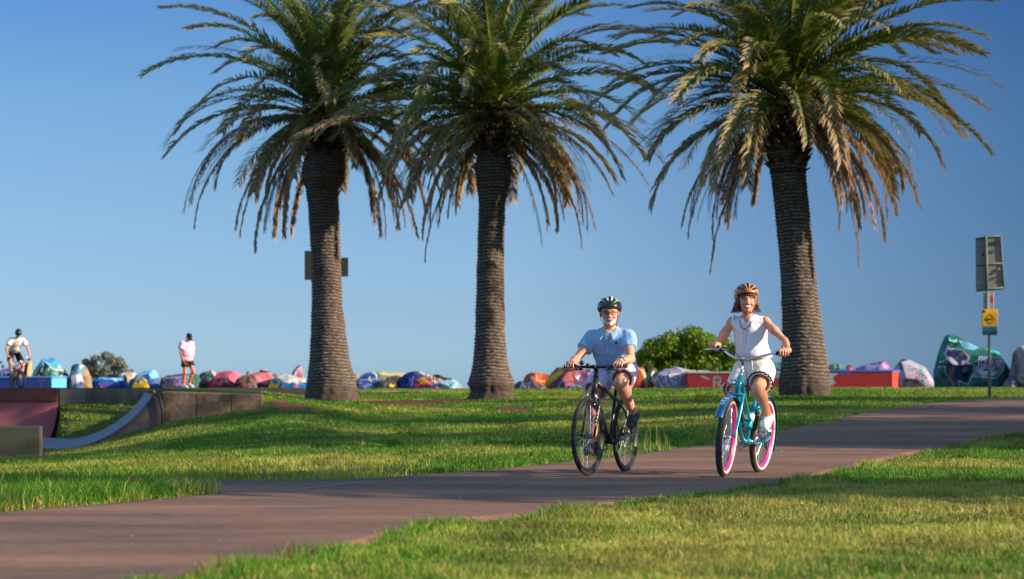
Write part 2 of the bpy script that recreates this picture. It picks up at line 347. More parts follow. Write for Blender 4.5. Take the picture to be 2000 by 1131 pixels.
tag(pb.build('path', [pm, mat('seam_light', lin((166, 140, 128)), rough=1, noise=.3, nscale=20), mat('crack_dark', lin((52, 44, 42)), rough=1)]), kind='structure')
# little pale leaves and chips lying on the asphalt, part of its litter
rng = np.random.RandomState(3)
lt = MB()
for k in range(110):
    u = rng.uniform(0, 2050); s = rng.rand(); Yp = np.interp(u, near_px, near_Y) * (1 - s) + np.interp(u, far_px, far_Y) * s
    if Yp < 9: continue
    X = px2x(u, Yp); r = rng.uniform(.004, .011); a = rng.uniform(0, 6.28); z = float(H(X, Yp)) + .03
    q = [(X + r * math.cos(a + i * 1.57) * (1 if i % 2 else .5), Yp + r * math.sin(a + i * 1.57), z + rng.uniform(-.002, .006)) for i in range(4)]
    lt.add(q, [(0, 1, 2, 3)], col=lin(random.Random(k).choice([(205, 180, 120), (190, 150, 90), (150, 140, 80), (220, 205, 170)])))
tag(lt.build('leaf_litter', M['attrp']), label='small dry leaf bits scattered over the asphalt path', cat='leaf litter', kind='stuff')

# grass --------------------------------------------------------------
def sample(n, y0, y1, u0=-120, u1=2120):
    Y = np.sqrt(rng.uniform(y0 ** 2, y1 ** 2, n)); u = rng.uniform(u0, u1, n); return px2x(u, Y), Y, u
def blades(X, Y, u, hgt, wid, lean=.5, dry=0.0):
    n = len(X); pt = np.stack([X, Y, X * 0], -1)
    clump = fbm(pt * 2.6, 3); clump = np.clip((clump - .5) * 2.2 + .5, .08, 1.15); big = fbm(pt * .5 + 9, 3)
    h = hgt * (.40 + 1.35 * clump) * rng.uniform(.6, 1.35, n); a = rng.uniform(0, 2 * np.pi, n); ln = rng.uniform(.15, 1, n) * lean
    la = rng.uniform(0, 2 * np.pi, n)
    dx = np.cos(a) * wid / 2; dy = np.sin(a) * wid / 2 * .6; lx = np.cos(la) * ln * h; ly = np.sin(la) * ln * h
    z = H(X, Y) - .01
    V = np.stack([np.stack([X - dx, Y - dy, z], -1), np.stack([X + dx, Y + dy, z], -1),
                  np.stack([X - dx * .8 + lx * .35, Y - dy * .8 + ly * .35, z + h * .6], -1), np.stack([X + dx * .8 + lx * .35, Y + dy * .8 + ly * .35, z + h * .6], -1),
                  np.stack([X + lx, Y + ly, z + h * (1 - .3 * ln)], -1)], 1)
    base = np.arange(n)[:, None] * 5
    Q = base + np.array([0, 1, 3, 2]); T = base + np.array([2, 3, 4])
    mixv = np.clip((big - .45) * 4.0 + rng.normal(0, .25, n) + dry, 0, 1)[:, None]
    c1 = lin((84, 134, 32)); c2 = lin((152, 160, 60)); c3 = lin((190, 168, 100))
    C = c1 * (1 - mixv) + c2 * mixv; dr = (rng.rand(n) < (.06 + .30 * np.clip(dry, 0, 1) + .15 * mixv[:, 0]))[:, None]; C = np.where(dr, c3, C)
    C = C * (rng.uniform(.7, 1.3, n) * (.66 + .72 * np.clip(fbm(pt * 2.6 + 40, 3) * 1.8 - .4, 0, 1)))[:, None]
    return V.reshape(-1, 3), Q, T, np.repeat(C, 5, 0)
gb = MB()
def scatter(n, y0, y1, hgt, wid, **k):
    X, Y, u = sample(n, y0, y1); e_ = sample(n // 8, y0, y1, -520, -120), sample(n // 8, y0, y1, 2120, 2520)
    X, Y, u = [np.concatenate([a_, b_, c_]) for a_, b_, c_ in zip((X, Y, u), *e_)]; n = len(X)
    jit = rng.uniform(-.05, .05, n) + .0
    keep = ~on_path(X, Y + jit, -.02)
    # ground already worn to soil, walls and deck carry no blades
    keep &= rng.rand(n) > soil(X, Y) * 1.6
    keep &= ~((u < 330) & (Y > 44) & (Y < 51)) & ~((u < 300) & (Y > 57.9)) & ~((u < 115) & (Y > 50)) & ~((u < 90) & (Y > 36)) & ~((u < 320) & (u > 60) & (Y > 43) & (Y < 52))
    keep &= ~((Y > 58) & (u < 300)) & ~((u < 510) & (u > 300) & (Y > 43.6)) & (Y < 74.5)
    X, Y, u = X[keep], Y[keep], u[keep]
    wedge = (u < 440) & (Y > 12) & (Y < 20.4); edge = on_path(X, Y, .5)
    nearR = (Y < 20) & ~wedge
    hh = hgt * np.where(wedge, 1.75, 1) * np.where(edge & ~wedge, 1.25, 1) * np.where(nearR & ~edge, .75, 1)
    dry = np.where(nearR & ~edge, .62 * np.clip((u - 800) / 600, 0, 1), 0) + np.where(wedge | (edge & (Y < 20)), -.5, 0) + np.where((Y > 27) & (Y < 40), .1, 0)
    fringe = on_path(X, Y, .22) & (rng.rand(len(X)) < .6); dry = np.where(fringe, 1.1, dry); hh = np.where(fringe, hh * .6, hh)
    V, Q, T, C = blades(X, Y, u, hh, wid, dry=dry, **k); gb.add(V, Q, T, col=C)
scatter(150000, 8.8, 13.5, .055, .0055, lean=.9)
scatter(210000, 13.5, 21, .055, .0065, lean=.9)
scatter(190000, 21, 31, .048, .008, lean=.9)
scatter(230000, 31, 46, .040, .011, lean=1)
scatter(260000, 46, 75, .038, .018, lean=1.1)
# taller seed stalks by the far path edge
X, Y, u = sample(9000, 19, 30, 500, 2000); dY = Y - np.interp(u, far_px, far_Y); k_ = (dY > 0.02) & (dY < .9) & (fbm(np.stack([X * .8, Y * 0, X * 0], -1)) > .45)
X, Y, u = X[k_], Y[k_], u[k_]
V, Q, T, C = blades(X, Y, u, .17, .005, lean=.6, dry=1.0); gb.add(V, Q, T, col=C * .5 + lin((196, 176, 110)) * .5)
tag(gb.build('grass', M['grass']), label='short green and straw-coloured lawn grass growing beside the path', cat='grass', kind='stuff')

# ------------------------------------------------------------------ palms
def frond(mb, base, az, e0, e1, L, rngk, dead=0.0, tipdry=.5, leafL=.50, curl=1.25, nl=84):
    ns = 22; s = np.linspace(0, 1, ns); a = e0 + (e1 - e0) * s ** curl
    side = rngk.uniform(-.22, .22); az_s = az + side * s ** 1.5
    ds = L / (ns - 1)
    d = np.stack([np.cos(a) * np.cos(az_s), np.cos(a) * np.sin(az_s), np.sin(a)], -1)
    p = base + np.concatenate([np.zeros((1, 3)), np.cumsum(d[:-1] * ds, 0)])
    n_up = np.stack([-np.sin(a) * np.cos(az_s), -np.sin(a) * np.sin(az_s), np.cos(a)], -1)
    lat = np.cross(d, n_up)
    roll = rngk.uniform(-.5, .5)
    lat, n_up = lat * math.cos(roll) + n_up * math.sin(roll), n_up * math.cos(roll) - lat * math.sin(roll)
    green = lin((76, 100, 26)) * rngk.uniform(.8, 1.25); tan = lin((180, 150, 110)); grey = lin((128, 104, 80)); rach = lin((150, 160, 40))
    rc = rach * (1 - dead) + grey * dead
    # rachis as a thin 3-sided tube
    w0 = np.interp(s, [0, .1, 1], [.055, .03, .006])
    V = np.stack([p + lat * w0[:, None], p + n_up * w0[:, None] * .7, p - lat * w0[:, None]], 1).reshape(-1, 3)
    mb.add(V, grid_faces(ns, 3, wrap=True), col=rc)
    for sd in (-1, 1):
        sl = np.linspace(.10, 1, nl) + rngk.uniform(-.004, .004, nl)
        sl = np.clip(sl, 0, 1); idx = sl * (ns - 1); i0 = np.minimum(idx.astype(int), ns - 2); f = (idx - i0)[:, None]
        pp = p[i0] * (1 - f) + p[i0 + 1] * f; dd = d[i0]; ll = lat[i0] * sd; nn = n_up[i0]
        fwd = np.interp(sl, [0, .5, 1], [.55, .95, 1.45])[:, None] * rngk.uniform(.8, 1.2, (nl, 1))
        vee = (.45 + rngk.uniform(-.2, .2, (nl, 1))) * (1 - .6 * dead)
        gdrop = (.12 + 1.25 * dead + rngk.uniform(0, .25, (nl, 1)) )
        dirv = ll + dd * fwd + nn * vee; dirv[:, 2] -= gdrop[:, 0] * (.4 if dead < .5 else 1); dirv /= np.linalg.norm(dirv, axis=1)[:, None]
        len_ = leafL * np.interp(sl, [0, .12, .4, .8, 1], [.35, .8, 1, .85, .62])[:, None] * rngk.uniform(.75, 1.15, (nl, 1))
        d2 = dirv.copy(); d2[:, 2] -= .35 + .8 * dead; d2 += dd * .2; d2 /= np.linalg.norm(d2, axis=1)[:, None]
        wv = np.cross(dirv, nn); wv /= np.linalg.norm(wv, axis=1)[:, None] + 1e-9; wv = wv * .7 + nn * .5
        wd = .024
        len_[rngk.rand(nl) < .09] *= .35
        dirv = dirv + rngk.normal(0, .09, (nl, 3))
        m1 = pp + dirv * len_ * .5; m2 = m1 + d2 * len_ * .5
        V = np.stack([pp - wv * wd * .6, pp + wv * wd * .6, m1 - wv * wd, m1 + wv * wd, m2], 1)
        b_ = np.arange(nl)[:, None] * 5
        dry = np.clip(dead + tipdry * np.clip((sl - .45) / .5, 0, 1) + rngk.normal(0, .10, nl), 0, 1)[:, None]
        cb = green * (1 - dry) + np.where(rngk.rand(nl, 1) < .5, tan, grey) * dry
        dryt = np.clip(dry + .25 + .5 * tipdry, 0, 1); ct = green * (1 - dryt) + tan * 1.15 * dryt
        cj = rngk.uniform(.75, 1.25, (nl, 1))
        C = np.stack([cb * cj, cb * cj, cb * cj, cb * cj, ct * cj], 1).reshape(-1, 3)
        mb.add(V.reshape(-1, 3), b_ + np.array([0, 1, 3, 2]), b_ + np.array([2, 3, 4]), col=C)

def palm(Y, prof, head_py, seed, label, scale=1.0, nf=92, ndead=22, Lf=4.3, fruit=None, grp='palms along the lawn', lean_out=None, extra=(), gaps=.08, up=0):
    rk = np.random.RandomState(seed); k = F / Y
    pr = np.array(prof, float); cx = (pr[:, 1] + pr[:, 2]) / 2; zz = py2z(pr[:, 0], Y); rr = (pr[:, 2] - pr[:, 1]) / 2 / k
    bx = px2x(cx[0], Y); bz = float(H(bx, Y)); t_ = empty('palm_tree', (bx, Y, bz)); tag(t_, label, 'palm tree', grp)
    ox = px2x(cx, Y) - bx
    # trunk: rows of leaf scars
    zt = np.arange(zz[0] - .25, zz[-1] + .05, .012); n = 84; A = np.linspace(0, 2 * np.pi, n, endpoint=False)
    R = np.interp(zt, zz, rr); OX = np.interp(zt, zz, ox); ZG, AG = np.meshgrid(zt, A, indexing='ij')
    row = (ZG + .018 * np.sin(AG * 2 + 1.3) + .07 * fbm(np.stack([np.cos(AG) * 2.5, np.sin(AG) * 2.5, ZG * 2.5], -1), 3) + .016 * np.abs(np.sin(AG * 7))) / .082
    cell = np.floor(row); fr = row - cell; lobes = np.abs(np.sin((AG * 7 + (cell % 2) * 1.5708)))
    hfac = np.clip((ZG - zz[0] - .22) / .5, .0, 1)
    disp = hfac * (.030 * (fr ** 1.5) * (.5 + fbm(np.stack([np.cos(AG) * 5, np.sin(AG) * 5, ZG * 8], -1), 2)) * (.55 + .45 * lobes)) + .045 * (fbm(np.stack([np.cos(AG) * 4, np.sin(AG) * 4, ZG * 4], -1), 3) - .5) * (2.6 - 1.8 * hfac) + .03 * (1 - hfac) * (fbm(np.stack([np.cos(AG) * 14, np.sin(AG) * 14, ZG * 5], -1), 3) - .5)
    RR = R[:, None] + disp - .012
    V = np.stack([OX[:, None] + RR * np.cos(AG), RR * np.sin(AG), ZG - bz], -1)
    gr = fbm(np.stack([np.cos(AG) * 6 + cell * 2.1, np.sin(AG) * 6, ZG * 14], -1), 3)[..., None]
    c0 = lin((76, 66, 59)); c1 = lin((172, 160, 148)); edge = np.clip((fr - .72) * 4, 0, 1)[..., None] * hfac[..., None]
    C = c0 * (.7 + .8 * gr) * (1 - edge * gr * 1.3) + c1 * edge * gr * 1.3
    MB().add(V, grid_faces(len(zt), n, wrap=True), col=C.reshape(-1, 3)).build('trunk', M['bark'], t_)
    # collar of old leaf bases
    hz = py2z(head_py, Y) - bz; z0 = zz[-1] - bz - .35; cxh = ox[-1]; lb = MB()
    nb = 150
    for i in range(nb):
        q = i / nb; zc = z0 + q * (hz - z0 + .15); a = i * 2.39996; r0 = (rr[-1] + .03) * (1 + .25 * math.sin(q * 3.1)) * rk.uniform(.85, 1.1)
        out = np.array([math.cos(a), math.sin(a), 0]); tl = np.array([-math.sin(a), math.cos(a), 0])
        ln = rk.uniform(.16, .36) * (.6 + .7 * q); up = rk.uniform(.2, .9) * ln
        b0 = np.array([cxh, 0, zc]) + out * r0 * .75; b1 = b0 + out * ln * .7 + np.array([0, 0, up]); wv = tl * rk.uniform(.07, .12)
        th = np.array([0, 0, .05]); V = [b0 - wv, b0 + wv, b0 + wv - th, b0 - wv - th, b1 - wv * .45, b1 + wv * .45, b1 + wv * .4 - th * .7, b1 - wv * .4 - th * .7]
        c = (lin((104, 78, 58)) if rk.rand() < .5 else lin((70, 54, 44))) * rk.uniform(.6, 1.2)
        lb.add(V, [(0, 1, 5, 4), (1, 2, 6, 5), (2, 3, 7, 6), (3, 0, 4, 7), (4, 5, 6, 7)], col=c)
    rc_ = rr[-1] * .95
    lb.tube([(cxh, 0, z0 - .1), (cxh, 0, (z0 + hz) / 2), (cxh, 0, hz + .3)], [rc_ * .98, rc_ * .8, rc_ * .35], n=20, col=lin((58, 46, 38)))
    lb.build('leaf_base_collar', M['bark'], t_, smooth=False)
    # green crown
    cr = MB(); dd = MB()
    for i in range(nf):
        q = (i + .5) / nf; az = i * 2.39996 + rk.uniform(-.3, .3)
        e0 = math.radians(np.interp(q, [0, .15, .5, .8, 1], [86, 70, 42, 14, -8]) + rk.uniform(-8, 8) + up)
        e1 = math.radians(np.interp(q, [0, .15, .5, .8, 1], [45, 8, -34, -62, -84]) + rk.uniform(-10, 10))
        L = Lf * np.interp(q, [0, .2, .7, 1], [.85, 1, .98, .70]) * rk.uniform(.84, 1.06)
        if rk.rand() < gaps: continue
        r0 = rc_ * np.interp(q, [0, 1], [.15, .7])
        base = np.array([cxh + r0 * math.cos(az), r0 * math.sin(az), hz + .25 - .55 * q])
        dead = float(np.clip((q - .72) * 1.6, 0, .55) * rk.uniform(.5, 1.2))
        frond(cr, base, az, e0, e1, L, rk, dead=dead, tipdry=np.interp(q, [0, .3, .6, 1], [.1, .42, .5, .65]) * rk.uniform(.6, 1.2))
    for i in range(ndead):
        az = i * 2.39996 * 1.3 + rk.uniform(-.4, .4); e0 = math.radians(rk.uniform(-38, 8)); e1 = math.radians(rk.uniform(-95, -80))
        base = np.array([cxh + rc_ * .7 * math.cos(az), rc_ * .7 * math.sin(az), hz - rk.uniform(.3, .8)])
        frond(dd, base, az, e0, e1, Lf * rk.uniform(.42, .74), rk, dead=rk.uniform(.8, 1), tipdry=.6, leafL=.30, curl=.75, nl=64)
    for (az, e0, e1, L, dead) in extra:
        base = np.array([cxh + rc_ * .6 * math.cos(math.radians(az)), rc_ * .6 * math.sin(math.radians(az)), hz - .2])
        frond(dd if dead > .5 else cr, base, math.radians(az), math.radians(e0), math.radians(e1), L, rk, dead=dead, tipdry=.6, leafL=.4 if dead < .5 else .3, curl=1)
    cr.build('crown', M['leaf'], t_, smooth=False); dd.build('dead_fronds', M['leaf'], t_, smooth=False)
    if fruit:
        fb = MB(); fx, fz = px2x(fruit[0], Y) - bx, py2z(fruit[1], Y) - bz
        for i in range(70):
            a = rk.uniform(-.9, .9); ln = rk.uniform(.25, .52); q0 = np.array([fx - .25 + rk.uniform(-.03, .03), -.35, fz - .42])
            q1 = q0 + np.array([math.sin(a) * ln * .5 + .22, rk.uniform(-.2, .2), ln * (.8 + .2 * math.cos(a))])
            mid = (q0 + q1) / 2 + np.array([0, 0, .05]); fb.tube([q0, mid, q1], [.008, .007, .005], n=4, col=lin((176, 140, 24)))
            for j in range(7):
                s_ = .35 + .1 * j; c_ = q0 * (1 - s_) + q1 * s_ + rk.uniform(-.02, .02, 3); fb.ball(c_, .013, n=4, col=lin((190, 150, 24)))
        fb.build('fruit_cluster', M['attrp'], t_)
    return t_

p_left = palm(62, [(790, 588, 708), (770, 596, 700), (745, 600, 694), (700, 605, 682), (600, 609, 669), (500, 608, 665), (400, 601, 662), (368, 597, 662), (350, 588, 674), (325, 590, 676), (300, 598, 674)], 215, 11,
     'thick-trunked palm nearest the skate ramp, with a sign board showing behind its trunk', Lf=4.9, nf=120, ndead=34, gaps=.26,
     extra=[(180, 10, -85, 4.6, .9), (200, 0, -88, 4.6, .9), (250, -20, -89, 4.2, 1), (165, 15, -80, 4.6, .7), (-10, -30, -86, 3.4, 1)])
p_mid = palm(59, [(784, 902, 1016), (774, 914, 1006), (764, 920, 1001), (750, 914, 1006), (738, 917, 1001), (725, 921, 995), (700, 925, 990), (650, 928, 986), (500, 932, 984), (400, 935, 987), (352, 930, 998), (325, 926, 1000), (300, 936, 992)], 215, 23,
     'slender middle palm holding a yellow fruit cluster, straight trunk with a bulging foot', Lf=4.8, nf=110, ndead=26, gaps=.20, up=5, fruit=(1025, 60),
     extra=[(-8, 10, -62, 4.2, .85), (-20, 0, -70, 3.6, .9), (215, -30, -89, 3.6, 1), (185, 20, -20, 5.0, .1), (200, 12, -28, 4.8, .2)])
p_right = palm(54, [(784, 1518, 1625), (770, 1522, 1621), (740, 1522, 1620), (700, 1527, 1615), (650, 1528, 1607), (600, 1527, 1600), (500, 1522, 1590), (400, 1512, 1580), (340, 1505, 1574), (300, 1500, 1578)], 190, 37,
     'broad palm behind the woman cyclist, with the fullest skirt of drooping fronds', Lf=4.75, nf=136, ndead=44, gaps=.12, up=-3)

def copy_tree(o, loc, rz, sc, label, grp=None):
    c = o.copy(); col.objects.link(c); c.location = loc; c.rotation_euler = (0, 0, rz); c.scale = (sc,) * 3; c['label'] = label
    if grp: c['group'] = grp
    for ch in list(o.children):
        d = ch.copy(); col.objects.link(d); d.parent = c
    return c
# unseen palms added past the right edge to shade the path and lawn
for (x, y, rz, sc, src, lb) in SHADE:
    copy_tree({'l': p_left, 'm': p_mid, 'r': p_right}[src], (x, y, float(H(x, y)) - .05), rz, sc, lb, 'shade palms added beyond the right edge')
# ------------------------------------------------------------------ skate ramp and walls (left)
def box_obj(name, a, b, mat_, parent=None, bevel=.01, **k):
    return MB().box(a, b, **k).build(name, mat_, parent, smooth=False, bevel=bevel)

# side quarter pipe: profile traced on its near edge, extruded back along v
prof = [(60, 872), (90, 874), (129, 876), (168, 869), (210, 852), (255, 822), (280, 796), (300, 767.5)]
pp = np.array([P(a, b, 44.0) for a, b in prof]); ss = np.linspace(0, 1, len(pp)); s2 = np.linspace(0, 1, 36)
def smooth_interp(s2, ss, v):
    r = np.interp(s2, ss, v)
    for _ in range(3): r[1:-1] = (r[:-2] + 2 * r[1:-1] + r[2:]) / 4
    return r
pc = np.stack([smooth_interp(s2, ss, pp[:, k]) for k in range(3)], -1)
v = np.array([-1.3, 7.6, 0.03])
bx0 = pc[-1] * [1, 1, 0]
qp = empty('skate_ramp', tuple(bx0)); tag(qp, 'curved blue-grey steel quarter pipe seen from its side, below the concrete wall', 'skate ramp')
surf = MB(); rows = 10; s_ = np.linspace(0, 1, rows)[:, None, None]
G = pc[None] + s_ * v - bx0; nP = len(pc)
surf.add(G, grid_faces(rows, nP)); surf.add(G - [0, 0, .04], grid_faces(rows, nP)[:, ::-1])
e = np.array([[i, i + 1, nP + i + 1, nP + i] for i in range(nP - 1)])
surf.add(np.concatenate([G[0], G[0] - [0, 0, .04]]), e)
surf.build('riding_surface', M['steel'], qp)
sd = MB(); lowz = -.75 * np.ones(nP); A_ = G[0] + [0, .05, -.045]; B_ = A_.copy(); B_[:, 2] = lowz
sd.add(np.concatenate([A_, B_]), e)
tx = px2x(318, 44.05) - bx0[0]; zt_ = py2z(768, 44.05)
sd.add([(A_[-1][0], .05, A_[-1][2]), (tx, .05, zt_ - .13), (tx, .05, -.75), (A_[-1][0], .05, -.75)], [(0, 1, 2, 3)])
sd.build('side_panel', M['ramp_side'], qp, smooth=False)
MB().tube([G[0][-1] + [0, -.03, .02], G[-1][-1] + [0, 0, .02]], .035, n=12).build('coping', M['rust'], qp)
MB().tube([(A_[-1][0] + .02, .0, A_[-1][2] + .02), (tx - .05, 0, zt_ - .06), (tx, 0, zt_ - .3), (tx, 0, -.6)], .022, n=8).build('edge_trim', M['dark_metal'], qp)

# concrete retaining wall running right from the ramp
wl = MB(); x0, x1 = px2x(318.5, 44.1), px2x(511, 44.1)
for (ya, yb, zoff) in ((44.1, 44.42, 0),):
    nx = 30; X_ = np.linspace(x0, x1, nx); zt2 = np.interp(X_, [x0, x1], [py2z(765, 44.1), py2z(771, 44.1)]) ; zb = zt2 * 0 - .5
    V = np.concatenate([np.stack([X_, X_ * 0 + ya, zb], -1), np.stack([X_, X_ * 0 + ya, zt2], -1), np.stack([X_, X_ * 0 + yb + .5 * 0, zt2 + .012], -1), np.stack([X_, X_ * 0 + yb, zb], -1)])
    Q = []
    for i in range(nx - 1):
        for a in range(3): Q.append((a * nx + i, a * nx + i + 1, (a + 1) * nx + i + 1, (a + 1) * nx + i))
    wl.add(V, Q); wl.add([V[nx - 1], V[2 * nx - 1], V[3 * nx - 1], V[4 * nx - 1]], [(0, 1, 2, 3)]); wl.add([V[0], V[nx], V[2 * nx], V[3 * nx]], [(0, 1, 2, 3)])
ob = wl.build('retaining_wall', M['concrete2'], None, smooth=False, bevel=.02)
tag(ob, 'low rough brown concrete wall joining the steel ramp to the grassy mound', 'wall')
for pxj in (384, 452): box_obj('joint', (px2x(pxj, 44.1), 44.096, -.4), (px2x(pxj, 44.1) + .012, 44.11, py2z(772, 44.1)), M['dark_metal'], ob, bevel=0)

# far maroon quarter pipe with a brown metal top band
yq = 57.9; xr = px2x(112, yq); xl = -34.0
mr_ = empty('skate_ramp', (xr, 51.5, -.32)); tag(mr_, 'wide maroon quarter pipe with a rust-brown top band at the left edge', 'skate ramp')
R_ = .98; zc_ = py2z(783, yq)
th = np.linspace(0, math.pi / 2, 20); ztop = .55; zb = -.42
pf = np.concatenate([[(51.0, zb)], np.stack([yq - 1.9 + 1.9 * np.sin(th), zb + (ztop - zb) * (1 - np.cos(th))], -1)])
X2 = np.array([xl, xr]) - xr; V = np.stack([np.stack([np.full(len(pf), x), pf[:, 0] - 51.5, pf[:, 1] + .32], -1) for x in X2])
cb = MB().add(V, grid_faces(2, len(pf))); 
zt3 = py2z(757, yq) - .0
sidev = [(0, p[0] - 51.5 + .02, p[1] + .32) for p in pf] + [(0, yq + .1 - 51.5, ztop + .32), (0, yq + .1 - 51.5, -.6)]
cb.add(sidev, None, [(len(sidev) - 1, i, i + 1) for i in range(len(sidev) - 2)])
cb.build('riding_surface', M['maroon'], mr_)
box_obj('top_band', (xl - xr, yq - .05 - 51.5, ztop + .32), (.0, yq + .12 - 51.5, zt3 + .32), M['rust'], mr_)
# retaining wall behind the bowl
ob = box_obj('retaining_wall', (xr + .02, 58.0, -.3), (px2x(330, 58.0), 58.28, py2z(759.5, 58)), M['concrete'], None, bevel=.02)
tag(ob, 'long dark-stained concrete wall along the back of the grassy bowl', 'wall')
for pxj in (168, 226, 272): box_obj('joint', (px2x(pxj, 58.0), 57.997, -.28), (px2x(pxj, 58.0) + .02, 58.01, py2z(760.5, 58)), M['dark_metal'], ob, bevel=0)
# near low grey block
ob = box_obj('concrete_block', (px2x(-260, 38), 38, -.6), (px2x(80, 38), 38.16, py2z(832, 38)), mat('grey_green_concrete', lin((76, 76, 66)), rough=.95, noise=.25, nscale=6, bump=.4, var2=lin((74, 80, 64)), spec=.2), None, bevel=.03)
tag(ob, 'grey-green concrete block at the lower left in front of the maroon ramp', 'concrete block')
# paler kerb between the left and middle palms
for (a, b, y0, yt, m_, lb) in ((700, 1062, 70.0, 763.0, 'kerb', 'pale concrete kerb behind the lawn between the left and middle palms'),
                               (-700, 655, 66.0, 757.6, 'kerb_shaded', 'kerb coloured dark for shade, at the feet of the man in the pink shirt')):
    ob = box_obj('kerb', (px2x(a, y0), y0, .5), (px2x(b, y0), y0 + .3, py2z(yt, y0)), M[m_]); tag(ob, lb, 'kerb')

# ------------------------------------------------------------------ painted boulders
def inpoly(x, y, poly):
    p = np.asarray(poly, float); r = np.zeros(x.shape, bool); j = len(p) - 1
    for i in range(len(p)):
        c = ((p[i, 1] > y) != (p[j, 1] > y)) & (x < (p[j, 0] - p[i, 0]) * (y - p[i, 1]) / (p[j, 1] - p[i, 1] + 1e-9) + p[i, 0]); r ^= c; j = i
    return r
def dline(x, y, pts):
    p = np.asarray(pts, float); d = np.full(x.shape, 1e9)
    for a, b in zip(p[:-1], p[1:]):
        ab = b - a; L = (ab ** 2).sum() + 1e-9; t_ = np.clip(((x - a[0]) * ab[0] + (y - a[1]) * ab[1]) / L, 0, 1)
        d = np.minimum(d, np.hypot(x - a[0] - ab[0] * t_, y - a[1] - ab[1] * t_))
    return d
# strokes of a few painted capitals on a 1 x 1 cell (x right, y down)
GL = {'F': [[(1, 0), (0, 0), (0, 1)], [(0, .5), (.8, .5)]], 'R': [[(0, 1), (0, 0), (.8, 0), (.9, .25), (.8, .5), (0, .5)], [(.4, .5), (1, 1)]], 'E': [[(1, 0), (0, 0), (0, 1), (1, 1)], [(0, .5), (.8, .5)]],
      'C': [[(1, .1), (.5, 0), (.1, .3), (.1, .7), (.5, 1), (1, .9)]], 'U': [[(0, 0), (0, .8), (.5, 1), (1, .8), (1, 0)]], 'K': [[(0, 0), (0, 1)], [(1, 0), (0, .5), (1, 1)]],
      'J': [[(.2, 0), (1, 0)], [(.7, 0), (.7, .8), (.4, 1), (0, .8)]], 'G': [[(1, .1), (.5, 0), (.1, .3), (.1, .7), (.5, 1), (.95, .9), (.95, .55), (.55, .55)]], '7': [[(0, 0), (1, 0), (.4, 1)]],
      'W': [[(0, 0), (.25, 1), (.5, .3), (.75, 1), (1, 0)]], 'A': [[(0, 1), (.5, 0), (1, 1)], [(.2, .65), (.8, .65)]], 'L': [[(0, 0), (0, 1), (1, 1)]], 'N': [[(0, 1), (0, 0), (1, 1), (1, 0)]],
      'M': [[(0, 1), (0, 0), (.5, .6), (1, 0), (1, 1)]], 'S': [[(1, .1), (.5, 0), (.1, .25), (.9, .7), (.5, 1), (0, .9)]], 'H': [[(0, 0), (0, 1)], [(1, 0), (1, 1)], [(0, .5), (1, .5)]], 'P': [[(0, 1), (0, 0), (.8, 0), (.9, .25), (.8, .5), (0, .5)]],
      'Y': [[(0, 0), (.5, .5), (1, 0)], [(.5, .5), (.5, 1)]], 'D': [[(0, 0), (0, 1), (.6, .9), (1, .5), (.6, .1), (0, 0)]], 'I': [[(.5, 0), (.5, 1)]], 'Z': [[(0, 0), (1, 0), (0, 1), (1, 1)]], '2': [[(0, .2), (.5, 0), (1, .25), (0, 1), (1, 1)]]}
def word(txt, x, y, wc, hc, gap=.25, width=1., color=(20, 20, 20)):
    out = []
    for i, ch in enumerate(txt):
        for st in GL.get(ch, []): out.append(('line', [(x + i * wc * (1 + gap) + a * wc, y + b * hc) for a, b in st], width, color))
    return out

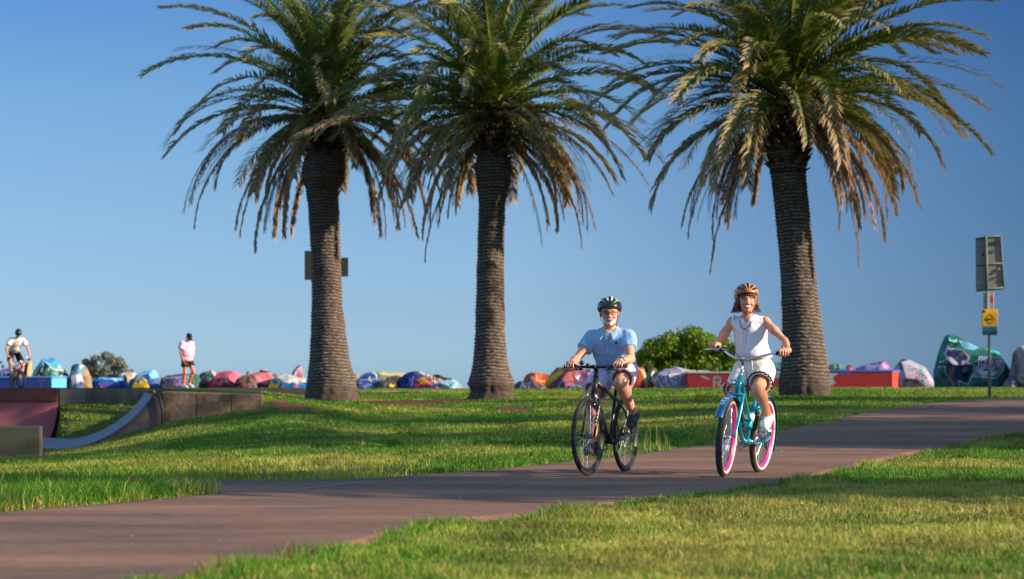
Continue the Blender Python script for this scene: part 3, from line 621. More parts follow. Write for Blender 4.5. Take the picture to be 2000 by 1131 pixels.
def rock(px, Y, pal, label, depth=1.0, shapes=(), res=(60, 90), seed=0, rough=.15, slices=26, yb=766, bands=None, pscale=1.4, top=None, name='painted_boulder', cat='painted boulder', right=None, grp='painted boulders of the breakwater'):
    """top outline in photo pixels at distance Y gives the face; the body is a rounded, chipped volume of real depth"""
    o_ = np.array(px, float); x0, x1 = o_[:, 0].min(), o_[:, 0].max(); cxp = (x0 + x1) / 2
    poly = np.concatenate([[(o_[0, 0], yb + 3)], o_, [(o_[-1, 0], yb + 3)]]); ytop = o_[:, 1].min(); cyp = yb - (yb - ytop) * .38
    k = Y / F; n, m = res; ph = np.linspace(0, 2 * np.pi, m, endpoint=False)
    # radial outline
    rmax = np.zeros(m); S_ = np.linspace(0, 1, 240)
    Rb = max(x1 - x0, yb - ytop) * 1.2
    for i, a in enumerate(ph):
        q = inpoly(cxp + S_ * Rb * math.cos(a), cyp - S_ * Rb * math.sin(a), poly); kk = np.nonzero(q)[0]; rmax[i] = S_[kk[-1]] * Rb if len(kk) else 2
    th_ = np.linspace(0, np.pi, n)                     # 0 = front pole, pi = back pole
    sn = np.sin(th_) ** .42; cs = np.sign(np.cos(th_)) * np.abs(np.cos(th_)) ** .8
    XP = rmax[None] * np.cos(ph) * sn[:, None]; ZP = rmax[None] * np.sin(ph) * sn[:, None]
    hw = (x1 - x0) / 2 * k; dep = depth * max(.35, min(hw, 1.6))
    loc = np.array([px2x(cxp, Y), Y + dep, py2z(cyp, Y)])
    X = XP * k; Z = ZP * k; Yl = -dep * cs[:, None] * np.ones_like(X) * (1 - .12 * np.sin(ph))
    # facets: quantised noise pushes planes in and out
    q = np.stack([X, Yl, Z], -1); f1 = fbm(q * 1.1 + seed * 3.7, 2) - .5; f2 = fbm(q * 4 + seed, 3) - .5
    dsp = rough * (1.5 * f1 + .8 * f2) * min(1.5, hw * 1.1); nrm = q / (np.linalg.norm(q, axis=-1, keepdims=True) + 1e-6); nrm[..., 1] *= 1.6
    q = q + nrm * dsp[..., None]
    rf_ = np.random.RandomState(seed + 100)          # quarry faces: planes sliced off the block
    for _ in range(slices):
        nv = rf_.normal(0, 1, 3); nv[1] = -abs(nv[1]) * 1.4 - .25 if rf_.rand() < .75 else abs(nv[1]); nv[2] = nv[2] * .9 + .25; nv /= np.linalg.norm(nv)
        dd = q @ nv; lim = dd.max() * rf_.uniform(.76, .94); over = np.maximum(dd - lim, 0); q = q - over[..., None] * nv * .96
    for ax_, o0 in ((0, X), (2, Z)): lo_, hi_ = q[..., ax_].min(), q[..., ax_].max(); q[..., ax_] = (q[..., ax_] - lo_) / (hi_ - lo_) * (o0.max() - o0.min()) + o0.min()
    xp = cxp + X / k; yp = cyp - Z / k; fr = (th_ < np.pi * .5)[:, None] * np.ones_like(X, bool)
    nn = fbm(np.stack([X, Yl * .6, Z], -1) * pscale + seed * 5.1, 3); nn = (nn - nn.min()) / (np.ptp(nn) + 1e-6)
    cols = [(lin(c) * .85 + lin(c).mean() * .15) * .82 for c in pal]; ii = np.clip((nn * len(cols)).astype(int), 0, len(cols) - 1); C = np.array(cols)[ii]
    # top planes lightened as if sunlit; right-hand planes recoloured
    up = (ZP > rmax[None] * 0.0) & (sn[:, None] * np.ones_like(ZP) > .93) & (np.sin(ph)[None] > .45)
    if top is not None: C[up] = lin(top)
    if right is not None: C[(XP > (x1 - x0) * .5 * right[1]) ] = lin(right[0])
    sc_ = []                                          # free spray scribbles under the main marks
    if x1 - x0 > 22 and slices > 10:
        for _ in range(int((x1 - x0) / 7)):
            p0_ = np.array([rf_.uniform(x0 + 4, x1 - 6), rf_.uniform(ytop + 8, yb - 4)]); pl2 = [p0_]
            for _k in range(rf_.randint(2, 5)): pl2.append(pl2[-1] + rf_.uniform(-1, 1, 2) * [5, 7])
            sc_.append(('line', pl2, rf_.uniform(.9, 2.4), [(20, 22, 30), (230, 230, 235), (200, 60, 90), (40, 90, 180), (230, 190, 60), (60, 160, 150), (120, 70, 140)][rf_.randint(7)]))
    for sh in sc_ + list(shapes):
        if sh[0] == 'poly': msk = inpoly(xp, yp, sh[1]) & fr; c = sh[2]
        elif sh[0] == 'line': msk = (dline(xp, yp, sh[1]) < sh[2] / 2) & fr; c = sh[3]
        elif sh[0] == 'spot': msk = (np.hypot(xp - sh[1][0], yp - sh[1][1]) < sh[2]) & fr; c = sh[3]
        elif sh[0] == 'below': msk = (yp > sh[1] + 4 * (fbm(np.stack([xp * .15, yp * 0, yp * 0], -1), 2) - .5) * 2); c = sh[2]
        elif sh[0] == 'speck': msk = (vnoise(np.stack([xp, yp, Yl * 20], -1) * sh[1] + 31) > sh[2]); c = sh[3]
        C[msk] = lin(c)
    # worn bare stone near the ground and chips
    grime_shade = np.clip((fbm(q * np.array([3.2, 3.2, 1.4]) + seed * 2.3, 4) - .52) * 5, 0, 1)[..., None]; C = C * (1 - .55 * grime_shade)  # blotchy grime, deepened to stand for shade on the faces
    bare = (fbm(q * 5 + 4, 3) > .66); C[bare] = C[bare] * .5 + lin((120, 106, 92)) * .5
    mb = MB().add(q, grid_faces(n, m, wrap=True), col=C.reshape(-1, 3))
    o = mb.build(name, M['rock']); o.location = loc; tag(o, label, cat, grp)
    return o

LB = (120, 190, 225); 
rk_ = lambda *a, **k: rock(*a, **k)
rk_([(-30, 735), (-8, 722), (20, 713), (38, 707), (50, 712), (58, 735), (62, 752)], 82, [(90, 80, 150), (150, 120, 160), (180, 190, 220), (70, 90, 170)], 'purple and pale blue boulder behind the stunt cyclist, painted with dark window squares', seed=1, top=(200, 150, 190),
    shapes=[('poly', [(0, 722), (28, 724), (28, 737), (0, 737)], (150, 190, 220)), ('poly', [(2, 724), (7, 724), (7, 733), (2, 733)], (16, 22, 40)), ('poly', [(10, 724), (17, 724), (17, 733), (10, 733)], (16, 22, 40)), ('below', 737, (60, 90, 160))])
rk_([(43, 730), (47, 706), (51, 698), (56, 705), (58, 720), (56, 735)], 80.5, [(50, 60, 60), (40, 46, 48)], 'narrow boulder with white edge and tan side just right of the stunt bike', seed=2, right=((186, 164, 120), .35), shapes=[('poly', [(46, 700), (52, 698), (52, 712), (46, 716)], (226, 226, 226))])
rk_([(50, 752), (54, 736), (62, 716), (70, 704), (79, 698), (88, 698), (98, 702), (108, 711), (118, 722), (125, 736), (129, 752)], 81, [(40, 100, 110), (60, 150, 150), (120, 200, 190), (70, 80, 90), (180, 190, 180)], 'large streaky teal boulder with a sky-blue top behind the blue block', seed=3, top=(70, 175, 230), pscale=2.2,
    shapes=[('poly', [(74, 702), (82, 700), (88, 712), (84, 716)], (18, 24, 30)), ('line', [(86, 701), (104, 716), (122, 730)], 3, (200, 190, 180)), ('line', [(84, 714), (86, 734), (90, 752)], 2.5, (20, 50, 60)), ('line', [(96, 716), (97, 740)], 2.5, (24, 60, 70)), ('line', [(92, 712), (93, 726)], 3, (150, 225, 210)), ('spot', (66, 732), 5, (110, 50, 70)), ('line', [(62, 744), (78, 742)], 4, (90, 200, 170)), ('line', [(70, 722), (78, 742), (80, 752)], 2.5, (20, 40, 60)), ('spot', (120, 740), 4, (220, 220, 210))])
rk_([(126, 757), (130, 735), (135, 716), (143, 710), (152, 710), (160, 715), (167, 724), (172, 738), (174, 757)], 81, [(100, 160, 190), (120, 175, 200)], 'upright boulder, light blue above and white below, with a tan right side', seed=4, right=((164, 138, 110), .55),
    shapes=[('poly', [(134, 734), (160, 732), (166, 750), (140, 754)], (232, 236, 240)), ('poly', [(142, 750), (150, 745), (163, 748), (164, 760), (140, 760)], (80, 100, 160)), ('poly', [(124, 770), (128, 740), (137, 742), (138, 770)], (130, 124, 118)), ('line', [(136, 712), (131, 735), (126, 757)], 5, (26, 32, 40)), ('spot', (158, 717), 2.6, (210, 230, 235))])
rk_([(168, 757), (174, 744), (180, 738), (192, 736), (205, 739), (218, 737), (230, 737), (238, 742), (240, 757)], 82, [(12, 70, 170), (20, 84, 190), (10, 60, 150)], 'low royal-blue boulder with a pale blue rim beside the upright white one', seed=5, top=(110, 180, 230))
rk_([(224, 752), (228, 738), (235, 728), (246, 726), (258, 727), (268, 732), (272, 745)], 83, [(150, 130, 110), (60, 58, 58), (200, 190, 180)], 'tan-topped boulder with white left edge and black patches between two blue boulders', seed=6, top=(206, 186, 160), shapes=[('poly', [(226, 735), (236, 728), (238, 744), (230, 750)], (214, 214, 214))])
rk_([(244, 757), (250, 742), (262, 733), (274, 726), (286, 722), (298, 722), (308, 726), (313, 738), (314, 757)], 81.5, [(20, 86, 180), (30, 100, 190)], 'blue block-like boulder with light cyan top left of the purple lettered one', seed=7, top=(130, 205, 235), shapes=[('poly', [(288, 722), (316, 722), (316, 733), (300, 736)], (130, 205, 235))])
rk_([(254, 758), (258, 744), (264, 737), (274, 735), (284, 740), (290, 758)], 80, [(90, 110, 60), (120, 120, 40), (60, 90, 110)], 'small olive and mustard spattered boulder in front of the blue one', seed=8, shapes=[('speck', .6, .62, (200, 160, 40)), ('below', 751, (176, 150, 20))], depth=.7)
rk_([(306, 758), (309, 738), (322, 732), (345, 730), (368, 729), (382, 731), (386, 745), (386, 758)], 80.5, [(80, 96, 120), (60, 110, 100), (90, 80, 120)], 'boulder with lilac and black graffiti letters behind the man in the pink shirt', seed=9, res=(90, 140), rough=.05,
    shapes=word('JEZG', 316, 737, 10, 19, .5, 7, (164, 140, 188)) + word('JEZG', 317, 738, 10, 18, .5, 1.8, (26, 22, 44)))
rk_([(376, 758), (382, 740), (388, 730), (400, 725), (410, 727), (418, 740), (420, 758)], 82, [(30, 70, 60), (40, 110, 130), (50, 60, 50), (60, 130, 90)], 'dark green and teal boulder between the lettered boulder and the red one', seed=10, pscale=3)
rk_([(400, 730), (405, 724), (412, 722), (418, 726), (419, 733)], 88, [(220, 190, 190), (200, 160, 160)], 'tiny pale pinkish boulder peeping over the dark green one', seed=11)
rk_([(399, 758), (402, 738), (410, 729), (428, 724), (446, 723), (462, 728), (473, 737), (474, 758)], 80.7, [(170, 30, 56), (186, 40, 66)], 'crimson boulder with grey graffiti scrawl and a pink top', seed=12, top=(230, 110, 136), rough=.07, res=(80, 120),
    shapes=[('poly', [(408, 729), (440, 722), (472, 734), (464, 744), (452, 738), (440, 731), (412, 734)], (226, 104, 130)), ] + word('SLAMH', 408, 737, 7, 12, .25, 2.2, (170, 140, 160)) + word('WN', 420, 746, 8, 8, .3, 1.8, (150, 130, 150)))
rk_([(454, 759), (458, 744), (470, 735), (484, 733), (494, 738), (500, 758)], 80.2, [(90, 66, 56), (120, 96, 80), (70, 54, 52), (160, 120, 110)], 'bare brown blotchy boulder right of the crimson one', seed=13, pscale=4)
rk_([(478, 735), (483, 722), (488, 731)], 87, [(170, 120, 110)], 'small pointed brown stone standing behind the pink boulder', seed=14)
rk_([(472, 746), (480, 736), (492, 728), (508, 726), (524, 729), (533, 738), (532, 758), (480, 758)], 81.2, [(216, 84, 104), (200, 70, 94), (228, 110, 120)], 'salmon-pink boulder with a grey diamond, dripping over brown rock', seed=15, shapes=[('poly', [(496, 735), (508, 732), (516, 737), (504, 741)], (130, 140, 150)), ('below', 747, (84, 58, 52)), ('line', [(494, 748), (495, 757)], 2, (190, 150, 70))])
rk_([(498, 730), (503, 723), (514, 720), (526, 726), (528, 732)], 88, [(210, 190, 200), (80, 80, 90), (220, 150, 160)], 'pale pink and black boulder farther back above the salmon one', seed=16, pscale=5)
rk_([(524, 742), (530, 732), (540, 729), (545, 738)], 86, [(176, 140, 110)], 'small tan stone behind, between the salmon and the white boulder', seed=17)
rk_([(520, 759), (524, 745), (536, 735), (550, 729), (564, 731), (580, 736), (592, 741), (600, 750), (603, 759)], 80.3, [(214, 210, 206), (200, 196, 190)], 'white boulder with a ragged blue lower half and a yellow corner', seed=18, res=(80, 120), shapes=[('below', 745, (20, 90, 160)), ('poly', [(518, 744), (530, 746), (542, 744), (538, 752), (536, 762), (518, 762)], (222, 186, 40)), ('line', [(548, 734), (566, 738)], 1.2, (70, 70, 80)), ('line', [(546, 738), (562, 741)], 1.2, (70, 70, 80)), ('spot', (582, 754), 6, (150, 90, 90)), ('line', [(522, 744), (534, 740)], 3, (50, 160, 160))])
rk_([(566, 740), (572, 724), (579, 713), (583, 711), (589, 720), (593, 732), (594, 742)], 84, [(224, 160, 196), (232, 176, 204)], 'pointed pink fin-shaped boulder standing up behind the white one', seed=19, depth=.5, shapes=[('line', [(567, 735), (574, 722), (581, 712)], 3, (120, 50, 110))])
rk_([(586, 744), (589, 738), (593, 738), (597, 744)], 81, [(230, 200, 60)], 'small round yellow-painted stone left of the first palm trunk', seed=20)
rk_([(578, 759), (586, 750), (597, 744), (606, 738), (616, 735), (626, 745), (630, 759)], 81.5, [(24, 70, 160), (60, 80, 150), (120, 90, 100)], 'blue boulder half hidden behind the foot of the left palm', seed=21, pscale=4)
# between left and middle palms
rk_([(676, 745), (680, 730), (690, 727), (702, 730), (704, 742)], 88, [(170, 130, 124)], 'brownish pink stone behind, just right of the left palm trunk', seed=22)
rk_([(680, 764), (686, 742), (696, 733), (710, 728), (724, 726), (734, 730), (740, 748), (744, 764)], 80.5, [(16, 80, 160), (24, 70, 150), (50, 110, 180)], 'bright blue boulder with white brush marks right of the left palm trunk', seed=23, res=(70, 110), top=(150, 180, 180), shapes=[('line', [(690, 741), (712, 742), (736, 740)], 2.4, (150, 140, 170)), ('line', [(722, 736), (726, 746)], 2.5, (200, 220, 220)), ('spot', (721, 741), 2.2, (220, 190, 150)), ('below', 754, (120, 140, 190)), ('line', [(694, 748), (720, 749)], 1.6, (120, 170, 210))])
rk_([(726, 752), (732, 729), (745, 727), (760, 727), (776, 725), (788, 728), (792, 742), (790, 756)], 84, [(180, 176, 140), (150, 160, 130), (196, 186, 150), (200, 180, 110)], 'pale sage and cream boulder with a yellowish ridge', seed=24, pscale=2.5, top=(206, 200, 130))
rk_([(728, 765), (738, 752), (752, 740), (766, 733), (778, 733), (788, 742), (790, 765)], 80.2, [(96, 86, 76), (84, 76, 68)], 'smooth unpainted grey-brown boulder sloping up to the right', seed=25, rough=.04)
rk_([(758, 765), (768, 748), (780, 735), (792, 726), (802, 724), (816, 732), (830, 738), (844, 748), (852, 765)], 80, [(24, 36, 90), (30, 50, 130), (40, 30, 60)], 'big navy boulder with blue tags and crimson scribbles at its right', seed=26, res=(90, 140),
    shapes=[('line', [(798, 730), (794, 745), (790, 760)], 1.6, (90, 120, 210)), ('line', [(804, 728), (800, 745), (794, 756)], 1.6, (120, 140, 210))] + word('SES', 772, 738, 7, 14, .3, 2, (50, 84, 190)) + [('poly', [(806, 736), (836, 744), (842, 762), (804, 762)], (72, 30, 50)), ('poly', [(808, 734), (826, 736), (838, 746), (826, 748)], (150, 110, 40))] + word('MEYN', 808, 744, 6, 11, .35, 1.8, (180, 50, 90)))
rk_([(798, 735), (802, 724), (814, 726), (832, 733), (852, 739), (870, 745), (872, 758), (838, 758)], 82, [(206, 186, 170), (226, 216, 206), (190, 160, 130)], 'long cream ridge boulder with dark lettering trailing right of the navy one', seed=27, res=(70, 120), shapes=word('RARE', 834, 736, 6, 7, .3, 1.6, (60, 44, 50)) + [('spot', (847, 733), 3, (240, 240, 235))])
rk_([(840, 742), (845, 731), (856, 731), (866, 736), (886, 740), (888, 746)], 88, [(40, 40, 50), (90, 84, 90)], 'flat black and grey boulder at the back, above the pale blue one', seed=28)
rk_([(845, 765), (842, 752), (852, 749), (862, 757), (866, 765)], 80.5, [(30, 34, 60)], 'small dark navy stone left of the pale blue boulder', seed=29)
rk_([(852, 766), (852, 748), (864, 743), (878, 742), (888, 739), (896, 746), (902, 756), (904, 766)], 80.6, [(150, 205, 225), (170, 216, 232), (130, 196, 220)], 'pale icy-blue boulder nearest the middle palm trunk', seed=30, shapes=[('line', [(877, 754), (886, 750)], 4, (60, 160, 180))])
rk_([(884, 766), (892, 760), (904, 757), (914, 762), (918, 767)], 80.1, [(226, 206, 180)], 'little cream stone on the grass by the middle palm', seed=31)
# behind the man
rk_([(1000, 762), (1006, 750), (1014, 744), (1026, 744), (1032, 762)], 80.4, [(40, 60, 80), (60, 80, 140), (120, 90, 100)], 'small dark blue boulder just right of the middle palm foot', seed=32, pscale=4)
rk_([(1022, 746), (1026, 733), (1036, 728), (1050, 727), (1060, 729), (1076, 734), (1078, 746)], 83, [(220, 90, 16), (236, 110, 30), (190, 70, 20)], 'bright orange boulder with white tag marks', seed=33, res=(70, 110), shapes=word('TTL', 1030, 733, 7, 10, .5, 2.2, (230, 190, 160)))
rk_([(1018, 763), (1026, 750), (1038, 745), (1052, 748), (1064, 755), (1070, 763)], 80.3, [(170, 90, 110), (80, 90, 110), (190, 170, 190), (160, 70, 80)], 'low red, pink and grey boulder below the orange one', seed=34, pscale=4)
rk_([(1062, 764), (1070, 748), (1080, 733), (1092, 719), (1100, 716), (1115, 718), (1134, 717), (1150, 724), (1160, 740), (1170, 764)], 81, [(176, 90, 96), (190, 100, 90), (120, 70, 140)], 'big rose boulder with yellow edge and purple and white graffiti left of the man', seed=35, res=(90, 140),
    shapes=[('line', [(1066, 757), (1078, 740), (1096, 719)], 4, (196, 170, 50)), ('poly', [(1072, 764), (1080, 746), (1110, 742), (1106, 764)], (120, 70, 150)), ('line', [(1084, 762), (1096, 744)], 4, (160, 180, 210)), ('line', [(1094, 762), (1104, 746)], 2.2, (24, 30, 50)), ('poly', [(1140, 740), (1156, 748), (1160, 764), (1144, 764)], (80, 80, 110))])
rk_([(1104, 766), (1110, 752), (1122, 751), (1142, 757), (1150, 766)], 79.6, [(120, 140, 160), (110, 130, 160)], 'low flat grey-blue slab in front of the rose boulder', seed=36, rough=.03, top=(170, 180, 186))
rk_([(1222, 764), (1230, 735), (1240, 718), (1250, 715), (1260, 724), (1268, 745), (1272, 764)], 80.5, [(170, 60, 30), (190, 80, 40), (150, 50, 60)], 'rounded rust-orange boulder with yellow edge right behind the man', seed=37, shapes=[('line', [(1246, 717), (1258, 728), (1266, 752)], 5, (196, 180, 60)), ('line', [(1252, 724), (1262, 740), (1266, 762)], 2, (190, 180, 170))])
rk_([(1248, 764), (1250, 728), (1258, 714), (1272, 712), (1284, 718), (1290, 735), (1290, 764)], 82, [(56, 58, 44), (44, 46, 38), (80, 84, 60)], 'dark olive boulder in shade under the round bush', seed=38, pscale=3)
rk_([(1280, 763), (1284, 742), (1290, 727), (1300, 720), (1322, 719), (1345, 726), (1350, 763)], 80.2, [(160, 164, 186), (150, 150, 180)], 'pale grey boulder with big black-outlined letters next to the red wall', seed=39, rough=.04, res=(90, 140), depth=.8,
    shapes=word('CURE', 1287, 728, 10.5, 26, .42, 6, (196, 200, 224)) + word('CURE', 1288, 729, 10.5, 24, .42, 2, (24, 28, 40)))
rk_([(1286, 722), (1298, 716), (1320, 715), (1345, 721), (1372, 726), (1400, 727), (1402, 732)], 83.5, [(150, 206, 214), (200, 190, 196), (180, 200, 200)], 'long flat ledge boulder, mint and pink on top, below the bush', seed=40, depth=.35)
rk_([(1500, 735), (1506, 712), (1520, 706), (1545, 710), (1550, 735)], 86, [(60, 130, 130), (90, 150, 140)], 'teal boulder behind the red wall, between the woman and the right palm', seed=41)
# right of the right palm
rk_([(1606, 730), (1618, 711), (1630, 707), (1644, 713), (1652, 722), (1655, 730)], 84, [(120, 170, 160), (60, 80, 80), (190, 140, 90)], 'mint and dark speckled boulder peeking over the right red wall by the palm', seed=42, pscale=4)
rk_([(1652, 728), (1658, 716), (1668, 711), (1674, 716), (1676, 728)], 82, [(200, 40, 90), (220, 170, 150)], 'small magenta and cream stone over the red wall', seed=43, pscale=5)
rk_([(1660, 732), (1680, 722), (1706, 714), (1728, 707), (1744, 703), (1752, 708), (1758, 732)], 83, [(130, 80, 140), (110, 110, 170), (150, 90, 140)], 'long lilac boulder rising behind the right red wall', seed=44, shapes=[('line', [(1690, 722), (1715, 712)], 4, (150, 150, 200)), ('line', [(1738, 706), (1750, 708)], 4, (230, 140, 180))])
rk_([(1758, 710), (1764, 701), (1776, 700), (1784, 706)], 85, [(186, 130, 90)], 'small orange-brown stone on top, behind the white boulder with darts', seed=45)
dart = []
for (pts, c) in (([(1762, 742), (1780, 728), (1798, 722)], (200, 80, 90)), ([(1762, 738), (1784, 732), (1800, 730)], (210, 130, 40)), ([(1762, 746), (1790, 734), (1808, 728)], (30, 90, 80)), ([(1764, 748), (1795, 738), (1814, 734)], (40, 80, 150)), ([(1764, 750), (1790, 742), (1806, 743)], (40, 60, 120)), ([(1764, 756), (1778, 742), (1794, 749)], (190, 40, 60)), ([(1764, 760), (1770, 748), (1784, 742)], (110, 70, 140))):
    dart += [('line', pts, 1.8, c), ('poly', [(pts[-1][0] - 3, pts[-1][1] - 3), (pts[-1][0] + 4, pts[-1][1] - 1), (pts[-1][0] - 2, pts[-1][1] + 3)], c)]
rk_([(1740, 763), (1745, 728), (1754, 712), (1766, 704), (1782, 702), (1800, 706), (1816, 718), (1828, 736), (1838, 756), (1842, 764)], 78.6, [(170, 170, 190), (178, 178, 196)], 'white-grey rounded boulder with coloured dart trails and a line of handwriting', seed=46, rough=.04, res=(120, 200), right=((130, 110, 80), .88),
    shapes=dart + [('line', [(1759 + i * 1.6, 712 + (i % 2) * 2.0) for i in range(8)], .8, (50, 50, 70)), ('line', [(1776 + i * 1.7, 713 - (i % 2) * 2.0) for i in range(13)], .8, (50, 50, 70))])
def letters_free():
    out = [('poly', [(1914, 693), (1962, 698), (1966, 702), (1965, 727), (1949, 742), (1899, 737), (1910, 728)], (200, 205, 220)), ('poly', [(1916, 695), (1961, 700), (1963, 704), (1962, 725), (1948, 739), (1902, 735), (1912, 728)], (18, 20, 24)),
           ('poly', [(1918, 697), (1959, 702), (1961, 705), (1960, 724), (1947, 736), (1906, 733), (1914, 727)], (176, 176, 200))]
    return out + word('FREE', 1921, 702, 5.6, 10, .35, 1.7, (16, 16, 20)) + word('KAREN', 1917, 715, 5.4, 10, .35, 1.7, (16, 16, 20)) + [('spot', (1917, 709), 1.2, (16, 16, 20)), ('spot', (1954, 709), 1.2, (16, 16, 20)), ('spot', (1956, 725), 1.2, (16, 16, 20))]
NV = (46, 54, 92)
fig = [('poly', [(1850, 672), (1866, 668), (1886, 672), (1896, 694), (1890, 706), (1906, 712), (1905, 724), (1890, 754), (1880, 750), (1872, 748), (1876, 762), (1860, 760), (1852, 740), (1843, 730), (1847, 718), (1832, 714), (1838, 704), (1850, 700), (1844, 688)], (168, 176, 200)),
       ('poly', [(1853, 678), (1868, 670), (1884, 673), (1893, 694), (1888, 702), (1888, 710), (1903, 712), (1902, 724), (1888, 752), (1878, 747), (1869, 744), (1873, 760), (1862, 758), (1855, 740), (1846, 729), (1850, 716), (1835, 713), (1840, 706), (1853, 701), (1848, 690)], NV),
       ('poly', [(1852, 694), (1860, 693), (1872, 708), (1871, 712), (1861, 713)], (196, 196, 214)), ('poly', [(1880, 702), (1888, 700), (1884, 709), (1877, 711)], (196, 196, 214)),
       ('spot', (1872, 682), 4, (26, 30, 56)), ('line', [(1853, 690), (1870, 692), (1892, 692)], 1.4, (22, 26, 48)), ('poly', [(1876, 730), (1890, 728), (1888, 740), (1878, 738)], (18, 20, 34)), ('line', [(1858, 722), (1858, 740)], 1.6, (24, 28, 52)), ('line', [(1896, 716), (1886, 746)], 2.4, (26, 30, 56)), ('line', [(1863, 717), (1882, 714)], 1.6, (24, 28, 52)),
       ('spot', (1893, 680), 3, (180, 30, 60)), ('spot', (1854, 752), 3.6, (170, 24, 56)), ('line', [(1897, 742), (1899, 746)], 2, (170, 24, 56)), ('spot', (1925, 751), 3.6, (170, 24, 40))]
rk_([(1836, 764), (1834, 725), (1840, 702), (1845, 680), (1851, 664), (1858, 653), (1866, 651), (1880, 655), (1896, 664), (1912, 674), (1920, 678), (1932, 678), (1948, 681), (1962, 688), (1978, 700), (1988, 710), (1988, 728), (1978, 745), (1968, 764)], 76, [(20, 120, 118), (26, 136, 130), (18, 112, 112)],
    'tall turquoise boulder painted with a dark blue mask figure and a FREE speech bubble', seed=47, slices=9, rough=.05, res=(190, 320), depth=.7, shapes=[('poly', [(1852, 664), (1858, 652), (1880, 655), (1878, 662), (1862, 670)], (20, 70, 64)), ('line', [(1858, 654), (1876, 656)], 2.5, (120, 210, 180)), ('poly', [(1879, 656), (1920, 679), (1906, 679), (1886, 668)], (130, 200, 225)), ('line', [(1934, 683), (1954, 688)], 6, (60, 190, 160)), ('poly', [(1990, 712), (1976, 722), (1966, 748), (1960, 766), (1992, 766)], (84, 74, 60)), ('line', [(1905, 690), (1905, 735)], 1.2, (16, 84, 84))] + fig + letters_free())
rk_([(1962, 764), (1966, 748), (1976, 736), (1986, 732), (1992, 745), (1994, 764)], 75.2, [(130, 126, 134), (110, 104, 110)], 'low grey boulder with weeds between the turquoise and the rightmost white boulder', seed=48)
rk_([(1980, 766), (1984, 735), (1988, 700), (1990, 682), (1998, 675), (2015, 672), (2040, 676), (2060, 700), (2066, 766)], 75, [(170, 166, 176), (160, 150, 150), (190, 180, 180)], 'whitish boulder cut by the right edge, with a small orange star', seed=49, pscale=3, shapes=[('line', [(1994, 692), (2003, 698)], 2.4, (200, 110, 40)), ('line', [(1994, 698), (2003, 691)], 2.4, (200, 110, 40)), ('below', 760, (50, 60, 140))])

# ------------------------------------------------------------------ painted concrete benches (blocks)
def block(x0, x1, yt, yb, Y, cf, cs, ctop, label, xs_=None, shapes=(), depth=1.0, name='painted_block', skew=0.0):
    """long block; its right end face is turned a little towards the camera (skew)"""
    k = Y / F; n, m = 60, 200; X = np.linspace(x0, x1, m); Z = np.linspace(yt, yb, n); XP, ZP = np.meshgrid(X, Z)
    C = np.broadcast_to(lin(cf), XP.shape + (3,)).copy() * (.9 + .2 * fbm(np.stack([XP * .1, ZP * .1, ZP * 0], -1), 3)[..., None])
    for sh in shapes:
        if sh[0] == 'line': msk = dline(XP, ZP, sh[1]) < sh[2] / 2; c = sh[3]
        elif sh[0] == 'poly': msk = inpoly(XP, ZP, sh[1]); c = sh[2]
        elif sh[0] == 'rag': msk = (ZP > sh[1] + 10 * (fbm(np.stack([XP * .12, XP * 0, XP * 0], -1), 3) - .5)); c = sh[2]
        C[msk] = lin(c)
    x_ = (XP - x0) * k; V = np.stack([x_, np.broadcast_to(0.0, x_.shape), (yb - ZP) * k], -1)
    o = empty(name, (px2x(x0, Y), Y, py2z(yb, Y))); tag(o, label, 'painted block')
    mb = MB().add(V, grid_faces(n, m), col=C.reshape(-1, 3)); W = (x1 - x0) * k; Hh = (yb - yt) * k
    ex = ((xs_ - x1) * k) if xs_ else 0; D = depth
    c1 = lin(cs); mb.add([(W, 0, 0), (W + ex, D * .45, 0), (W + ex, D * .45, Hh), (W, 0, Hh)], [(0, 1, 2, 3)], col=c1)  # end colour brightened as if sunlit, front colour dark as in shade
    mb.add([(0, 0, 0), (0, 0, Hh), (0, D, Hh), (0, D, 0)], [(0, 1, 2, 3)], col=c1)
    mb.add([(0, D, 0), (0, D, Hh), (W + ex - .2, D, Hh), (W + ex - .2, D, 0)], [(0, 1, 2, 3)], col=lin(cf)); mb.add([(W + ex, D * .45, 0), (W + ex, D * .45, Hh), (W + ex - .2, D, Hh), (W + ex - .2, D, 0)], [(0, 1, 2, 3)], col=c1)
    mb.build('block_body', M['attrp'], o, smooth=False)
    tp = MB(); z = Hh + .002
    T = np.array([(-.03, -.03), (W + .01, -.03), (W + ex + .03, D * .45), (W + ex - .18, D + .03), (-.03, D + .03)])
    tp.add(np.concatenate([np.c_[T, np.full(5, z)], np.c_[T, np.full(5, z + .055)]]), [(i, (i + 1) % 5, 5 + (i + 1) % 5, 5 + i) for i in range(5)], [(5, 6, 7), (5, 7, 8), (5, 8, 9)], col=lin(ctop))
    tp.build('painted_top', M['attrp'], o, smooth=False)
    return o
block(-240, 101, 738, 766, 79, (12, 48, 120), (70, 175, 235), (60, 130, 190), 'long blue painted block at the far left, its right end lightened as if sunlit', xs_=125, shapes=[('line', [(74, 742), (88, 743)], 4, (60, 60, 100)), ('line', [(80, 742), (79, 757)], 3, (50, 60, 110)), ('line', [(60, 755), (62, 757)], 2, (90, 60, 90))])
block(1345, 1546, 729, 765, 79.5, (132, 16, 26), (225, 60, 50), (150, 170, 170), 'red painted block behind the woman, with grey-teal graffiti', xs_=1560, shapes=word('TR', 1375, 737, 15, 20, .3, 3, (100, 140, 140)) + [('line', [(1370, 735), (1384, 740)], 3, (110, 150, 150)), ('rag', 758, (110, 116, 124)), ('poly', [(1400, 729), (1402, 729), (1402, 766), (1400, 766)], (110, 90, 96)), ('line', [(1412, 752), (1432, 748)], 4, (150, 140, 146)), ('poly', [(1505, 729), (1525, 729), (1521, 740), (1512, 736)], (70, 140, 130))])
